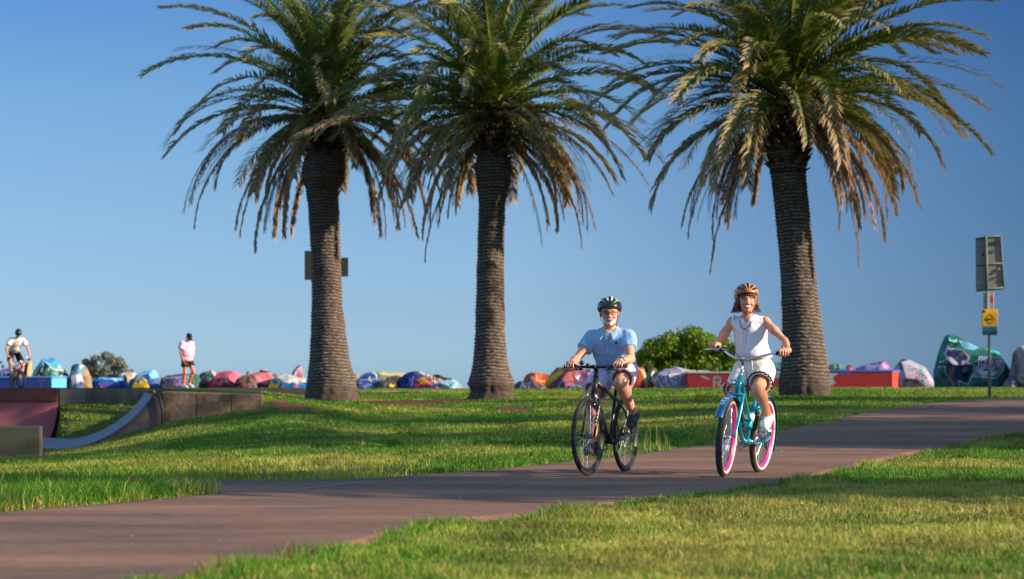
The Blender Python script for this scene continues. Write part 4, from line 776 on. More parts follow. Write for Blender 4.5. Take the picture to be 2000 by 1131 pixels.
block(1560, 1743, 726, 766, 76.3, (132, 12, 22), (235, 60, 44), (40, 96, 190), 'long plain red block right of the right palm, with blue top and an end brightened as if sunlit', xs_=1762, shapes=[('poly', [(1615, 729), (1640, 726), (1626, 738), (1632, 748), (1620, 756), (1610, 752)], (130, 150, 150)), ('line', [(1608, 726), (1660, 728)], 4, (40, 84, 160))])

# ------------------------------------------------------------------ bush and far tree
def crown_bush(Y, outline, n, label, c1, c2, leaf=.1, seed=0, name='round_bush', depth=1.6, cat='bush', trunk_to=None, clumps=60, gap=0.0, trm=None, rs_=1.0):
    rk = np.random.RandomState(seed); o_ = np.array(outline, float); x0, x1 = o_[:, 0].min(), o_[:, 0].max(); cx = (x0 + x1) / 2; yb = o_[:, 1].max(); k = Y / F
    zb = py2z(yb, Y); bx = px2x(cx, Y); root = empty(name, (bx, Y, float(H(bx, Y)))); tag(root, label, cat); gz = root.location.z
    cl = []
    while len(cl) < clumps:
        p = (rk.uniform(x0, x1), rk.uniform(o_[:, 1].min(), yb))
        if inpoly(np.array([p[0]]), np.array([p[1]]), o_)[0]: cl.append(((p[0] - cx) * k, rk.uniform(-depth, depth) * .8, (yb - p[1]) * k + zb - gz))
    cl = np.array(cl); i = rk.randint(0, len(cl), n); d = rk.normal(0, 1, (n, 3)); d /= np.linalg.norm(d, axis=1)[:, None]; rr = ((x1 - x0) * k / 13) * rk.uniform(.75, 1.2, len(cl)) * rs_
    c = cl[i] + d * (rr[i] * rk.uniform(.55, 1.1, n))[:, None]
    a = np.cross(d, rk.normal(0, 1, (n, 3))); a /= np.linalg.norm(a, axis=1)[:, None]; b = np.cross(d, a) * .45 + d * .5; a = a * leaf * rk.uniform(.6, 1.2, (n, 1)); b = b * leaf * .8
    V = np.stack([c - a * .5, c + b * .5, c + a * .5, c - b * .5], 1); Q = np.arange(n)[:, None] * 4 + np.arange(4)
    t_ = rk.rand(n, 1) * .6 + .4 * (rk.rand(len(cl))[i])[:, None]; C = lin(c1) * (1 - t_) + lin(c2) * t_
    MB().add(V, Q, col=np.repeat(C * rk.uniform(.8, 1.2, (n, 1)), 4, 0)).build('crown', M['bush'], root, smooth=False)
    tb = MB(); base = np.array([0, 0, -.1])
    for j in range(0, len(cl), 3):
        e_ = cl[j] * .96; mid = base * .4 + e_ * .6; mid[0] *= .7; mid[2] = (e_[2]) * .45
        tb.tube([base + [e_[0] * .08, e_[1] * .1, 0], mid, e_], [.06, .035, .012], n=6, col=lin((96, 80, 66)))
    tb.build('trunk', M['bark'], root)
    return root
crown_bush(90, [(1243, 700), (1256, 690), (1268, 672), (1285, 668), (1305, 659), (1318, 656), (1330, 656), (1342, 652), (1352, 650), (1364, 653), (1378, 656), (1392, 662), (1404, 668), (1420, 672), (1440, 680), (1448, 700), (1440, 735), (1255, 735), (1245, 720)], 26000,
           'dense round green bush between the man and the woman, behind the boulders', (46, 84, 14), (140, 164, 36), leaf=.14, seed=5, clumps=210, depth=1.8)
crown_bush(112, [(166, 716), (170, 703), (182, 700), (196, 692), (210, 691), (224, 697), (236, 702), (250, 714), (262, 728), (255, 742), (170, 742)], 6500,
           'distant tree with grey haze coloured into its leaves, behind the low blue boulders', (112, 122, 112), (144, 144, 128), leaf=.13, seed=9, name='distant_tree', cat='tree', clumps=64, depth=1.2)  # leaf colour greyed to stand for distance haze
crown_bush(112, [(-30, 712), (-12, 702), (0, 703), (8, 712), (6, 735), (-30, 735)], 700, 'small distant tree with haze-grey leaf colour, just cut by the left edge', (112, 122, 112), (144, 144, 128), leaf=.12, seed=12, name='distant_tree', cat='tree', clumps=12, depth=.6)

# two unseen trees added past the right edge to cast the solid shadow bands
def el_out(X, Y_, zc, rx, rz): return [(1000 + F * (X + rx * math.cos(a)) / Y_, HY - F * (zc + rz * math.sin(a) - CZ) / Y_) for a in np.linspace(0, 2 * math.pi, 20, endpoint=False)]
crown_bush(15.6, el_out(12.3, 15.6, 4.3, 2.2, 1.15), 26000, 'small dense shade tree added beyond the right edge, beside the short palms', (38, 66, 20), (80, 104, 34), leaf=.2, seed=21, name='shade_tree', cat='tree', clumps=170, depth=1.5, rs_=1.3)
crown_bush(24.4, el_out(24.2, 24.4, 6.2, 3.6, 2.1), 26000, 'large dense shade tree added beyond the right edge, among the tall palms', (38, 66, 20), (80, 104, 34), leaf=.3, seed=22, name='shade_tree', cat='tree', clumps=150, depth=2.6, rs_=1.2)

# ------------------------------------------------------------------ signs
def text_mesh(s, size, m, parent, loc, rot=(math.pi / 2, 0, 0), name='lettering', extr=.001, align='CENTER', sx=1.0):
    cu = bpy.data.curves.new(name, 'FONT'); cu.body = s; cu.size = size; cu.align_x = align; cu.align_y = 'CENTER'; cu.extrude = extr
    o = bpy.data.objects.new(name, cu); dg = bpy.context.evaluated_depsgraph_get(); me = bpy.data.meshes.new_from_object(o.evaluated_get(dg)) if False else None
    col.objects.link(o); dg = bpy.context.evaluated_depsgraph_get(); dg.update(); me = bpy.data.meshes.new_from_object(o.evaluated_get(dg)); bpy.data.objects.remove(o)
    ob = bpy.data.objects.new(name, me); col.objects.link(ob); me.materials.clear(); me.materials.append(m); ob.parent = parent; ob.location = loc; ob.rotation_euler = rot; ob.scale = (sx, 1, 1)
    return ob
flat = lambda n, c, r=.5, me_=0: mat(n, lin(c), rough=r, metal=me_, noise=.06, nscale=20)
mk_y, mk_b, mk_k, mk_p = flat('sign_yellow', (236, 180, 20)), flat('sign_blue', (40, 110, 150)), flat('ink_black', (30, 30, 30)), flat('sign_back', (132, 134, 122), .7, .0)
Ys = 50.0; sx_ = px2x(1932, Ys); gz = float(H(sx_, Ys)); kk = Ys / F
bs = empty('bus_stop_sign', (sx_, Ys, gz)); tag(bs, 'tall post beside the path with a big grey panel above a yellow and blue sign', 'sign post')
zz_ = lambda y: py2z(y, Ys) - gz; xx_ = lambda x: (x - 1932) * kk
MB().tube([(xx_(1933), 0, -.3), (xx_(1932), 0, zz_(650)), (xx_(1925), 0, zz_(462))], .032, n=14).build('post', M['galv'], bs)
V = [(xx_(1905), -.02, zz_(464)), (xx_(1953), -.06, zz_(459)), (xx_(1960), -.06, zz_(566)), (xx_(1906), -.02, zz_(570))]
V2 = [(x, y + .03, z) for x, y, z in V]
pl = MB().add(V + V2, [(0, 1, 2, 3), (4, 7, 6, 5), (0, 4, 5, 1), (1, 5, 6, 2), (2, 6, 7, 3), (3, 7, 4, 0)]).build('panel', mk_p, bs, smooth=False, bevel=.012)
fr_ = MB()
for (a, b) in (((1906, 466), (1952, 461)), ((1907, 518), (1956, 514)), ((1907, 567), (1959, 562))): fr_.tube([(xx_(a[0]), -.035, zz_(a[1])), (xx_(b[0]), -.075, zz_(b[1]))], .016, n=6)
fr_.tube([(xx_(1924.5), -.06, zz_(461)), (xx_(1927), -.06, zz_(572))], .028, n=10); fr_.tube([(xx_(1953), -.075, zz_(461)), (xx_(1960), -.075, zz_(564))], .014, n=6)
fr_.build('frame', flat('panel_frame', (112, 114, 104), .7), bs)
for (x, y, w_, h_, c) in ((1934, 472, 2.4, 7, (50, 56, 44)), (1938, 471.6, 2.4, 7, (50, 56, 44)), (1942, 471.2, 2.4, 7, (50, 56, 44)), (1946, 470.8, 2.4, 7, (50, 56, 44)), (1911, 480, 3, 8, (90, 110, 150)), (1918, 494, 3, 6, (60, 40, 50)), (1936, 488, 5, 6, (70, 84, 140)), (1909, 550, 4, 6, (90, 80, 130)), (1941, 530, 2.4, 5, (80, 50, 56)), (1943, 540, 2, 5, (50, 40, 44)), (1952, 546, 2, 5, (50, 40, 44)), (1947, 524, 5, 4, (130, 140, 130))):
    yy = -.078 - (0 if x > 1930 else -.03); MB().box((xx_(x), yy, zz_(y + h_)), (xx_(x + w_), yy + .02, zz_(y)), col=lin(c)).build('sticker', M['attrp'], pl, smooth=False)
MB().box((xx_(1921), -.10, zz_(606)), (xx_(1939.5), .05, zz_(571))).build('timetable_case', M['galv'], bs, smooth=False, bevel=.01)
MB().box((xx_(1926), -.13, zz_(604)), (xx_(1931), -.1, zz_(572))).build('bracket', mat('bright_plate', (.8, .78, .72), rough=.3, metal=.6), bs, smooth=False)
MB().box((xx_(1935), -.112, zz_(591)), (xx_(1938), -.102, zz_(577))).build('red_mark', flat('red', (190, 20, 30)), bs, smooth=False)
yg = MB().box((xx_(1915), -.19, zz_(655)), (xx_(1945), -.13, zz_(605))).build('yellow_sign', mk_y, bs, smooth=False, bevel=.012)
MB().box((xx_(1916), -.196, zz_(654.3)), (xx_(1944), -.1915, zz_(638))).build('blue_band', mk_b, yg, smooth=False)
MB().box((xx_(1916), -.1995, zz_(654.3)), (xx_(1944), -.1965, zz_(647))).build('green_band', flat('sign_green', (30, 92, 84)), yg, smooth=False)
MB().box((xx_(1915.5), -.196, zz_(611)), (xx_(1920.5), -.1915, zz_(606))).build('pictogram', mk_k, yg, smooth=False)
dm = MB(); cx_, cz_ = xx_(1930), zz_(624); r_ = .105
dm.tube([(cx_ - r_, -.193, cz_), (cx_, -.193, cz_ + r_), (cx_ + r_, -.193, cz_), (cx_, -.193, cz_ - r_), (cx_ - r_, -.193, cz_)], .005, n=6)
dm.tube([(cx_ - .06, -.193, cz_ + .02), (cx_ - .03, -.193, cz_ - .02), (cx_ - .0, -.193, cz_ + .015), (cx_ + .025, -.193, cz_ - .02), (cx_ + .06, -.193, cz_ + .025)], .009, n=6)
dm.build('diamond_symbol', mk_k, yg)
ws = empty('sign_board', (px2x(640, 65), 65, float(H(px2x(640, 65), 65)))); tag(ws, 'dark green sign board on a post hidden behind the left palm trunk', 'sign board')
f65 = lambda x, y: ((x - 640) * 65 / F, py2z(y, 65) - ws.location.z)
gm = flat('dark_green_board', (44, 56, 48), .8)
(a, b), (c, d) = f65(595, 490), f65(660, 547); MB().box((a, -.03, d), (c, .0, b)).build('board', gm, ws, smooth=False, bevel=.01)
(a, b), (c, d) = f65(625, 503), f65(680, 540); MB().box((a, .03, d), (c, .06, b)).build('board', gm, ws, smooth=False, bevel=.01)
MB().tube([(0, .015, -.2), (0, .015, f65(640, 488)[1])], .03, n=10).build('post', M['galv'], ws)
# ------------------------------------------------------------------ smooth bodies from blended volumes
def rotz(a): c, s = math.cos(a), math.sin(a); return np.array([[c, -s, 0], [s, c, 0], [0, 0, 1.]])
def roty(a): c, s = math.cos(a), math.sin(a); return np.array([[c, 0, s], [0, 1, 0], [-s, 0, c]])
def unit(v): v = np.asarray(v, float); return v / (np.linalg.norm(v) + 1e-12)
A3 = lambda *v: np.array(v, float)
class Sdf:
    def __init__(s, k=.02): s.ops = []; s.k = k; s.noise = None
    def cap(s, a, b, ra, rb=None, k=None, mode='u', c=0, cuts=(), flat=None):
        rb = ra if rb is None else rb; a = np.asarray(a, float); b = np.asarray(b, float); r = max(ra, rb)
        s.ops.append(('cap', (a, b, ra, rb, flat), s.k if k is None else k, mode, c, np.minimum(a, b) - r, np.maximum(a, b) + r, cuts)); return s
    def ell(s, ce, r, R=None, k=None, mode='u', c=0, cuts=()):
        ce = np.asarray(ce, float); r = np.asarray(r, float); m = np.full(3, r.max())
        if R is None: m = r
        s.ops.append(('ell', (ce, r, R), s.k if k is None else k, mode, c, ce - m, ce + m, cuts)); return s
    def chain(s, pts, rs, **kw):
        for i in range(len(pts) - 1): s.cap(pts[i], pts[i + 1], rs[i], rs[i + 1], **kw)
        return s
    @staticmethod
    def dist(op, X, Y, Z):
        if op[0] == 'cap':
            a, b, ra, rb, flat = op[1]; ab = b - a; L = ab @ ab + 1e-12
            t_ = np.clip(((X - a[0]) * ab[0] + (Y - a[1]) * ab[1] + (Z - a[2]) * ab[2]) / L, 0, 1)
            dx, dy, dz = X - a[0] - t_ * ab[0], Y - a[1] - t_ * ab[1], Z - a[2] - t_ * ab[2]
            d = np.sqrt(dx * dx + dy * dy + dz * dz) - (ra + t_ * (rb - ra))
        else:
            c, r, R = op[1]; x, y, z = X - c[0], Y - c[1], Z - c[2]
            if R is not None: x, y, z = R[0, 0] * x + R[1, 0] * y + R[2, 0] * z, R[0, 1] * x + R[1, 1] * y + R[2, 1] * z, R[0, 2] * x + R[1, 2] * y + R[2, 2] * z
            k0 = np.sqrt((x / r[0]) ** 2 + (y / r[1]) ** 2 + (z / r[2]) ** 2) + 1e-9; k1 = np.sqrt((x / r[0] ** 2) ** 2 + (y / r[1] ** 2) ** 2 + (z / r[2] ** 2) ** 2) + 1e-9
            d = k0 * (k0 - 1) / k1
        for (p, n) in op[7]: d = np.maximum(d, (X - p[0]) * n[0] + (Y - p[1]) * n[1] + (Z - p[2]) * n[2])
        return d
    def mesh(s, h):
        lo = np.min([o[5] for o in s.ops if o[3] == 'u'], 0) - .03; hi = np.max([o[6] for o in s.ops if o[3] == 'u'], 0) + .03
        n = np.ceil((hi - lo) / h).astype(int) + 1; D = np.full(n, .09, np.float32)
        gx = [lo[i] + h * np.arange(n[i]) for i in range(3)]
        for o in s.ops:
            pad = .1 + o[2] if o[3] != 's' else o[2] + .01
            i0 = np.maximum(np.floor((o[5] - pad - lo) / h).astype(int), 0); i1 = np.minimum(np.ceil((o[6] + pad - lo) / h).astype(int) + 1, n)
            if np.any(i1 <= i0): continue
            sl = tuple(slice(a, b) for a, b in zip(i0, i1)); X, Y, Z = np.meshgrid(*[g_[q] for g_, q in zip(gx, sl)], indexing='ij', sparse=True)
            d = s.dist(o, X, Y, Z).astype(np.float32); e = D[sl]; k = max(o[2], 1e-4)
            if o[3] == 'u': hh = np.maximum(k - np.abs(e - d), 0) / k; D[sl] = np.minimum(e, d) - hh * hh * k * .25
            else: d = -d; hh = np.maximum(k - np.abs(e - d), 0) / k; D[sl] = np.maximum(e, d) + hh * hh * k * .25
        if s.noise:
            X, Y, Z = np.meshgrid(*gx, indexing='ij', sparse=True); D = D + s.noise(X, Y, Z).astype(np.float32)
        ins = D < 0
        c = [ins[a:n[0] - 1 + a, b:n[1] - 1 + b, d:n[2] - 1 + d] for a in (0, 1) for b in (0, 1) for d in (0, 1)]
        tot = sum(x.astype(np.int8) for x in c); act = (tot > 0) & (tot < 8); idx = -np.ones(act.shape, int); cells = np.argwhere(act); idx[act] = np.arange(len(cells))
        acc = np.zeros((len(cells), 3)); cnt = np.zeros(len(cells))
        cor = [(a, b, d) for a in (0, 1) for b in (0, 1) for d in (0, 1)]
        for a in cor:
            for ax in range(3):
                if a[ax]: continue
                b = list(a); b[ax] = 1; va = D[cells[:, 0] + a[0], cells[:, 1] + a[1], cells[:, 2] + a[2]]; vb = D[cells[:, 0] + b[0], cells[:, 1] + b[1], cells[:, 2] + b[2]]
                x = (va < 0) != (vb < 0); t_ = np.where(x, va / (va - vb + 1e-12), 0)
                p = np.array(a, float)[None] + np.zeros((len(cells), 3)); p[:, ax] = t_; acc[x] += p[x]; cnt[x] += 1
        V = lo + h * (cells + acc / np.maximum(cnt, 1)[:, None]); Q = []
        for ax in range(3):
            o1, o2 = [(1, 2), (2, 0), (0, 1)][ax]
            sa = [slice(1, n[i] - 1) for i in range(3)]; sa[ax] = slice(0, n[ax] - 1); sb = list(sa); sb[ax] = slice(1, n[ax])
            A_, B_ = ins[tuple(sa)], ins[tuple(sb)]; e = np.argwhere(A_ != B_); 
            if not len(e): continue
            flip = A_[A_ != B_]; off = np.ones(3, int); off[ax] = 0; p = e + off
            def cell(d1, d2): q = p.copy(); q[:, o1] += d1; q[:, o2] += d2; return idx[q[:, 0], q[:, 1], q[:, 2]]
            q = np.stack([cell(-1, -1), cell(0, -1), cell(0, 0), cell(-1, 0)], 1); q[~flip] = q[~flip][:, ::-1]; q = q[(q >= 0).all(1)]; Q.append(q)
        return V, np.concatenate(Q)
    def label(s, V):
        u = [o for o in s.ops if o[3] == 'u']; d = np.stack([s.dist(o, V[:, 0], V[:, 1], V[:, 2]) for o in u]); return np.array([o[4] for o in u])[d.argmin(0)]
def relax(V, Q, it=1, w_=.5):
    for _ in range(it):
        a = np.zeros_like(V); n = np.zeros(len(V))
        for i in range(4):
            for j in (1, 3): np.add.at(a, Q[:, i], V[Q[:, (i + j) % 4]]); np.add.at(n, Q[:, i], 1)
        V = V * (1 - w_) + w_ * a / np.maximum(n, 1)[:, None]
    return V
def crease(V, Q, amp, ph=0):
    """push cloth in and out along its normals in soft diagonal creases"""
    n = np.zeros_like(V); fn = np.cross(V[Q[:, 2]] - V[Q[:, 0]], V[Q[:, 3]] - V[Q[:, 1]])
    for i in range(4): np.add.at(n, Q[:, i], fn)
    n /= np.linalg.norm(n, axis=1)[:, None] + 1e-12
    a = fbm(V @ np.array([[6, 2, 2], [3, 9, 3], [-3, 5, 5.]]) + ph, 2); b = fbm(V @ np.array([[16, -6, 5], [-9, 20, 4], [6, 6, 24.]]) + 7 + ph, 3)
    r = (1 - np.abs(a * 2 - 1) * 2.4) + .6 * (1 - np.abs(b * 2 - 1) * 2.4)
    return V + n * (amp * np.clip(r, -1, 1.4))[:, None]
def fold_noise(amp, f=(14, 14, 22), ph=0):
    def fn(X, Y, Z):
        a = np.sin(f[0] * X + 3 * np.sin(f[2] * .6 * Z + ph) + 1.3 * np.sin(9 * Y + ph)); b = np.sin(f[1] * 1.6 * Y + 2.2 * np.sin(f[0] * X * .8 + ph * 2) + f[2] * .5 * Z); c_ = np.sin(f[2] * Z * 1.3 + 2 * np.sin(11 * Y + 7 * X + ph))
        return amp * (a * b * .6 + c_ * .4 * a)
    return fn

def grip_hand(S, wrist, B, g, Fw, U, side, openf=0.0, kf=.005):
    """palm lies over the bar B (axis g pointing outwards); four fingers curl over its front, the thumb closes from the inner side"""
    wrist, B = np.asarray(wrist, float), np.asarray(B, float); g, Fw, U = unit(g), unit(Fw), unit(U)
    kn0 = B + U * .034 + Fw * .010; pal = B + U * .030 - Fw * .028
    S.cap(wrist, pal, .026, .026, k=.02)
    for o, r in ((-.030, .0155), (-.010, .0165), (.010, .0165), (.030, .015)): S.cap(pal - Fw * .01 + g * o * .8, kn0 + g * o, r, .0135, k=.010)
    ln = [.86, 1.0, .95, .74]
    for i, o in enumerate((-.033, -.011, .011, .033)):        # index (inner) to little finger (outer)
        L = ln[i]; r = .0088 if i < 3 else .0078
        k0 = kn0 + g * o * 1.05
        if openf > .5:                                        # fingers hang straight down over the lever
            p = [k0, k0 + Fw * .030 * L - U * .014, k0 + Fw * (.036 + .004 * i) - U * .040 * L, k0 + Fw * .030 - U * .066 * L]
        else: p = [k0, k0 + Fw * .024 * L - U * .012, k0 + Fw * .022 * L - U * .040 * L, k0 - Fw * .004 - U * .056 * L]
        S.chain(p, [r * 1.12, r * 1.02, r * .95, r * .82], k=kf)
    t0 = pal - g * .028 - Fw * .006 - U * .004
    S.chain([t0, t0 - g * .018 + Fw * .014 - U * .016, t0 - g * .020 + Fw * .036 - U * .028, t0 - g * .008 + Fw * .048 - U * .036], [.0135, .0115, .0100, .0085], k=.008)

def head_prims(S, c, R, fem=False, neck=None):
    p = lambda x, y, z: c + R @ A3(x, y, z)
    S.ell(p(-.012, 0, .03), (.098, .077, .088), R, k=.02, c=1)
    S.ell(p(.022, 0, -.03), (.070, .062 if not fem else .061, .078), R, k=.025, c=1)
    S.ell(p(.036, 0, -.078 + .006 * fem), (.044, .046 if not fem else .043, .034), R, k=.025, c=1)
    S.ell(p(.070, 0, -.100 + .008 * fem), (.018, .020, .015), R, k=.02, c=1)
    S.ell(p(.082, 0, .022), (.013, .050, .011), R, k=.014, c=1)
    for y in (-1, 1):
        S.ell(p(.068, .036 * y, -.030), (.024, .024, .020), R, k=.018, c=1)
        S.ell(p(.098, .030 * y, .004), (.012, .016, .009), R, k=.010, mode='s')
        S.ell(p(-.004, .078 * y, -.012), (.020, .009, .031), R, k=.006, c=1); S.ell(p(.002, .088 * y, -.010), (.009, .005, .017), R, k=.004, mode='s')
    S.cap(p(.090, 0, .006), p(.108, 0, -.030), .0075, .0115, k=.010, c=1); S.ell(p(.100, .013, -.034), (.010, .007, .007), R, k=.006, c=1); S.ell(p(.100, -.013, -.034), (.010, .007, .007), R, k=.006, c=1)
    S.ell(p(.090, 0, -.058), (.011, .025, .006), R, k=.006, c=1); S.ell(p(.089, 0, -.070), (.011, .021, .007), R, k=.006, c=1)
    if fem: S.ell(p(.099, 0, -.061), (.005, .021, .0045), R, k=.003, mode='s'); [S.ell(p(.072, .040 * y, -.040), (.018, .015, .014), R, k=.014, c=1) for y in (-1, 1)]

def person(cfg):
    g_ = lambda k_, d=None: cfg.get(k_, d)
    root_loc = cfg['loc']; rz = cfg['rz']; h = cfg.get('vox', .006); fem = g_('fem', False); sc = cfg.get('thick', 1.0)
    J = {k_: A3(*v) for k_, v in cfg['J'].items()}
    S = Sdf(.025)
    pel, che, nk, hd = J['pelvis'], J['chest'], J['neck'], J['head']
    R = rotz(math.radians(cfg['head_yaw'])) @ roty(math.radians(cfg.get('head_pitch', 0)))
    sp = unit(che - pel); bw = 1.0 if not fem else .86
    bodyR = np.stack([unit(np.cross([0, 1, 0], sp)), [0, 1, 0], sp], 1)
    S.ell(pel, A3(.105, .150, .095), bodyR, k=.05); S.ell(pel * .5 + che * .5 + A3(.008, 0, 0), A3(.098 * sc, .128 * bw * sc, .15), bodyR, k=.05); S.ell(che, A3(.102, .150 * bw, .145), bodyR, k=.05)
    for s_ in ('R', 'L'): S.cap(che + sp * .06, J['sh' + s_], .070, .046 * bw, k=.04)
    S.cap(che + sp * .12, nk, .07, .052, k=.04); S.cap(nk, hd + R @ A3(-.018, 0, -.055), .052 * (1 if not fem else .85), .050 * (1 if not fem else .86), k=.02)
    head_prims(S, hd, R, fem)
    for s_ in ('R', 'L'):
        sh, el, wr = J['sh' + s_], J['el' + s_], J['wr' + s_]; q = .80 if fem else .94
        S.cap(sh, el, .050 * q, .038 * q, k=.03); S.ell((sh * .55 + el * .45) + A3(.01, 0, 0), A3(.045, .045, .045) * q, k=.04)
        m = el * .68 + wr * .32; S.cap(el, m, .038 * q, .040 * q, k=.02); S.cap(m, wr, .040 * q, .026 * q, k=.02)
        if cfg.get('grip' + s_) is not None: B, g, Fw, U, op = cfg['grip' + s_]; grip_hand(S, wr, B, g, Fw, U, s_, op)
        else:                                       # relaxed, slightly curled hand hanging down
            d_ = unit(wr - el); f_ = unit(np.cross([0, 1, 0], d_)) * -1; sd_ = 1 if s_ == 'R' else -1; k0 = wr + d_ * .075
            S.cap(wr, k0 - d_ * .01, .026, .028, k=.02, flat=None)
            for i, o in enumerate((.03, .01, -.01, -.03)):
                b0 = k0 + f_ * o; L = [.85, 1, .94, .74][i]; S.cap(k0 - d_ * .03 + f_ * o * .7, b0, .015, .0135, k=.01)
                S.chain([b0, b0 + d_ * .038 * L, b0 + d_ * .062 * L + A3(0, .012 * sd_, 0), b0 + d_ * .078 * L + A3(0, .026 * sd_, 0)], [.0105, .0095, .009, .008], k=.005)
            t0 = wr + d_ * .02 + f_ * .026; S.chain([t0, t0 + d_ * .03 + f_ * .018, t0 + d_ * .058 + f_ * .016 + A3(0, .008 * sd_, 0)], [.013, .0115, .0095], k=.008)
        hp, kn, an, toe = J['hip' + s_], J['kn' + s_], J['an' + s_], J['toe' + s_]; q = (.94 if fem else 1.0) * cfg.get('leg', 1.0)
        S.cap(hp, kn, .086 * q, .056 * q, k=.04); S.ell(kn, A3(.056, .054, .06) * q, k=.03)
        sh_ = unit(an - kn); back = unit(np.cross(np.cross(sh_, unit(kn - hp) + A3(1e-3, 0, 0)), sh_)); back = back if back[0] < 0 else -back
        m = kn * .68 + an * .32 + back * .018; S.cap(kn, m, .050 * q, .056 * q, k=.03); S.cap(m, an, .054 * q, .033 * q, k=.03)
        S.cap(an, an * .3 + toe * .7 - A3(0, 0, .01), .032, .026, k=.02)
    V, Q = S.mesh(h); V = relax(V, Q, 1, .35); lab = S.label(V)
    skin = lin(cfg['skin']); C = np.broadcast_to(skin, V.shape).copy(); C *= (.93 + .14 * fbm(V * 18, 2))[:, None]
    hl = (V - hd) @ R; hm = (np.linalg.norm(hl, axis=1) < .16) & (lab == 1)
    x, y, z = hl.T
    red = hm & (x > .05) & (z < .0) & (z > -.05); C[red] = C[red] * .9 + lin((196, 110, 90)) * .1
    brow = hm & (x > .066) & (np.abs(z - .021 - .05 * (.03 - np.abs(np.abs(y) - .03))) < .0045) & (np.abs(np.abs(y) - .031) < .018); C[brow] = lin(cfg.get('brow', (120, 96, 80)))
    eye = hm & (x > .06) & (np.abs(z - .003) < (.0042 if not fem else .0035)) & (np.abs(np.abs(y) - .031) < .0135); C[eye] = lin((70, 44, 38))
    if cfg.get('beard') is not None:
        bd = hm & (x > .0) & ((z < -.062 + .25 * np.clip(.05 - x, 0, 1) + .012 * (np.abs(y) > .03)) | ((np.abs(z + .046) < .006) & (np.abs(y) < .03) & (x > .07))); C[bd] = lin(cfg['beard']) * (.85 + .3 * fbm(V[bd] * 90, 2))[:, None]
    lips = hm & (x > .076) & (np.abs(z + .062) < (.0075 if not fem else .012)) & (np.abs(y) < .025 - .2 * np.abs(z + .062)); C[lips] = lin((176, 84, 78))
    if fem: te = hm & (x > .06) & (np.abs(z + .0600 - 9 * y * y) < .0050) & (np.abs(y) < .024); C[te] = lin((245, 240, 235))
    nose_s = hm & (x > .09) & (z < -.036) & (z > -.046) & (np.abs(y) < .018); C[nose_s] *= .8
    ob = MB().add(V, Q, col=C).build('person', M['skin']); ob.location = root_loc; ob.rotation_euler = (0, 0, rz)
    tag(ob, cfg['label'], 'person')
    # ---- clothing
    def cloth(name, S2, colfn, h2=None, material='cloth', rel=2):
        V2, Q2 = S2.mesh(h2 or h * 1.15); V2 = relax(V2, Q2, rel, .5); V2 = crease(V2, Q2, cfg.get('crease', .0038), cfg.get('seed', 0)); C2 = np.broadcast_to(lin(cfg[name]) if name in cfg else np.ones(3), V2.shape).copy()
        if colfn is not None: C2 = colfn(V2, C2, S2)
        return MB().add(V2, Q2, col=C2).build(name, M[material], ob)
    so = cfg.get('shirt_off', .018); SH = Sdf(.035); hem = cfg['hem']           # hem: (point, normal)
    cut = [(A3(*hem[0]), unit(hem[1]))]
    SH.ell(pel + A3(.0, 0, .0), A3(.105 + so * 1.2, .150 + so * 1.3, .13), bodyR, k=.06, cuts=cut); SH.ell(pel * .5 + che * .5 + A3(.012, 0, 0), A3(.100 * sc + so * 1.4, (.128 * bw + so * 1.1) * sc, .19), bodyR, k=.06, cuts=cut)
    SH.ell(che, A3(.102 + so, .150 * bw + so, .150), bodyR, k=.05)
    if cfg.get('flare'): SH.cap(pel * .35 + che * .65, A3(*hem[0]) + A3(0, 0, .01), .12, cfg['flare'], k=.05, cuts=cut)
    for s_ in ('R', 'L'):
        sh, el = J['sh' + s_], J['el' + s_]; SH.cap(che + sp * .06, sh, .070 + so, .046 * bw + so * .8, k=.04, cuts=[] if cfg.get('sleeve') else [(sh + unit(sh - che) * cfg.get('armhole', .012), unit(unit(sh - che) + A3(0, 0, -.35)))])
        if cfg.get('sleeve'):
            e_ = sh + (el - sh) * cfg['sleeve']; d_ = unit(el - sh); SH.cap(sh, e_ + d_ * .05, .047 + so * .8, .050 + so * cfg.get('slv_w', 1.5), k=.03, cuts=[(e_, d_)])
    nkp = nk; SH.cap(che + sp * .10, nk - sp * .012, .07 + so * .8, .054 + so * .55, k=.03, cuts=[(nk + sp * .022, sp)])
    vn = cfg.get('vneck', .10)
    fr_ = unit(R @ A3(1, 0, 0)) if cfg.get('vyaw') else A3(1, 0, 0)
    if vn:
        a_ = nk + A3(.06, 0, .03); b_ = che + sp * (.17 - vn) + A3(.135, 0, 0)
        SH.cap(a_, b_, cfg.get('vw', .034), .006, k=.006, mode='s'); SH.cap(nk + sp * .05, nk - sp * .02 + A3(.02, 0, 0), .058, .050, k=.006, mode='s')
    SH.noise = fold_noise(cfg.get('fold', .0045), ph=cfg.get('seed', 0))
    shirt = cloth('shirt', SH, cfg.get('shirt_fn'))
    # collar
    if cfg.get('collar'):
        CO = Sdf(.004); lat = A3(0, 1, 0)
        for y in (-1, 1):
            ring = [nk + A3(-.062, .012 * y, .040), nk + A3(-.030, .060 * y, .032), nk + A3(.030, .062 * y, .008), nk + A3(.075, .030 * y, -.028)]
            tip = [p_ + d_ for p_, d_ in zip(ring, (A3(-.012, .004 * y, -.03), A3(-.006, .022 * y, -.034), A3(.014, .022 * y, -.034), A3(.030, .028 * y, -.050)))]
            for t_ in np.linspace(0, 1, 5):
                pts = [a * (1 - t_) + b * t_ for a, b in zip(ring, tip)]; CO.chain(pts, [.006] * 4)
        V2, Q2 = CO.mesh(.005); V2 = relax(V2, Q2, 1, .5); MB().add(V2, Q2, col=lin(cfg['collar'])).build('collar', M['cloth'], ob)
    ST = Sdf(.03); wp = cfg['waist']                                            # shorts
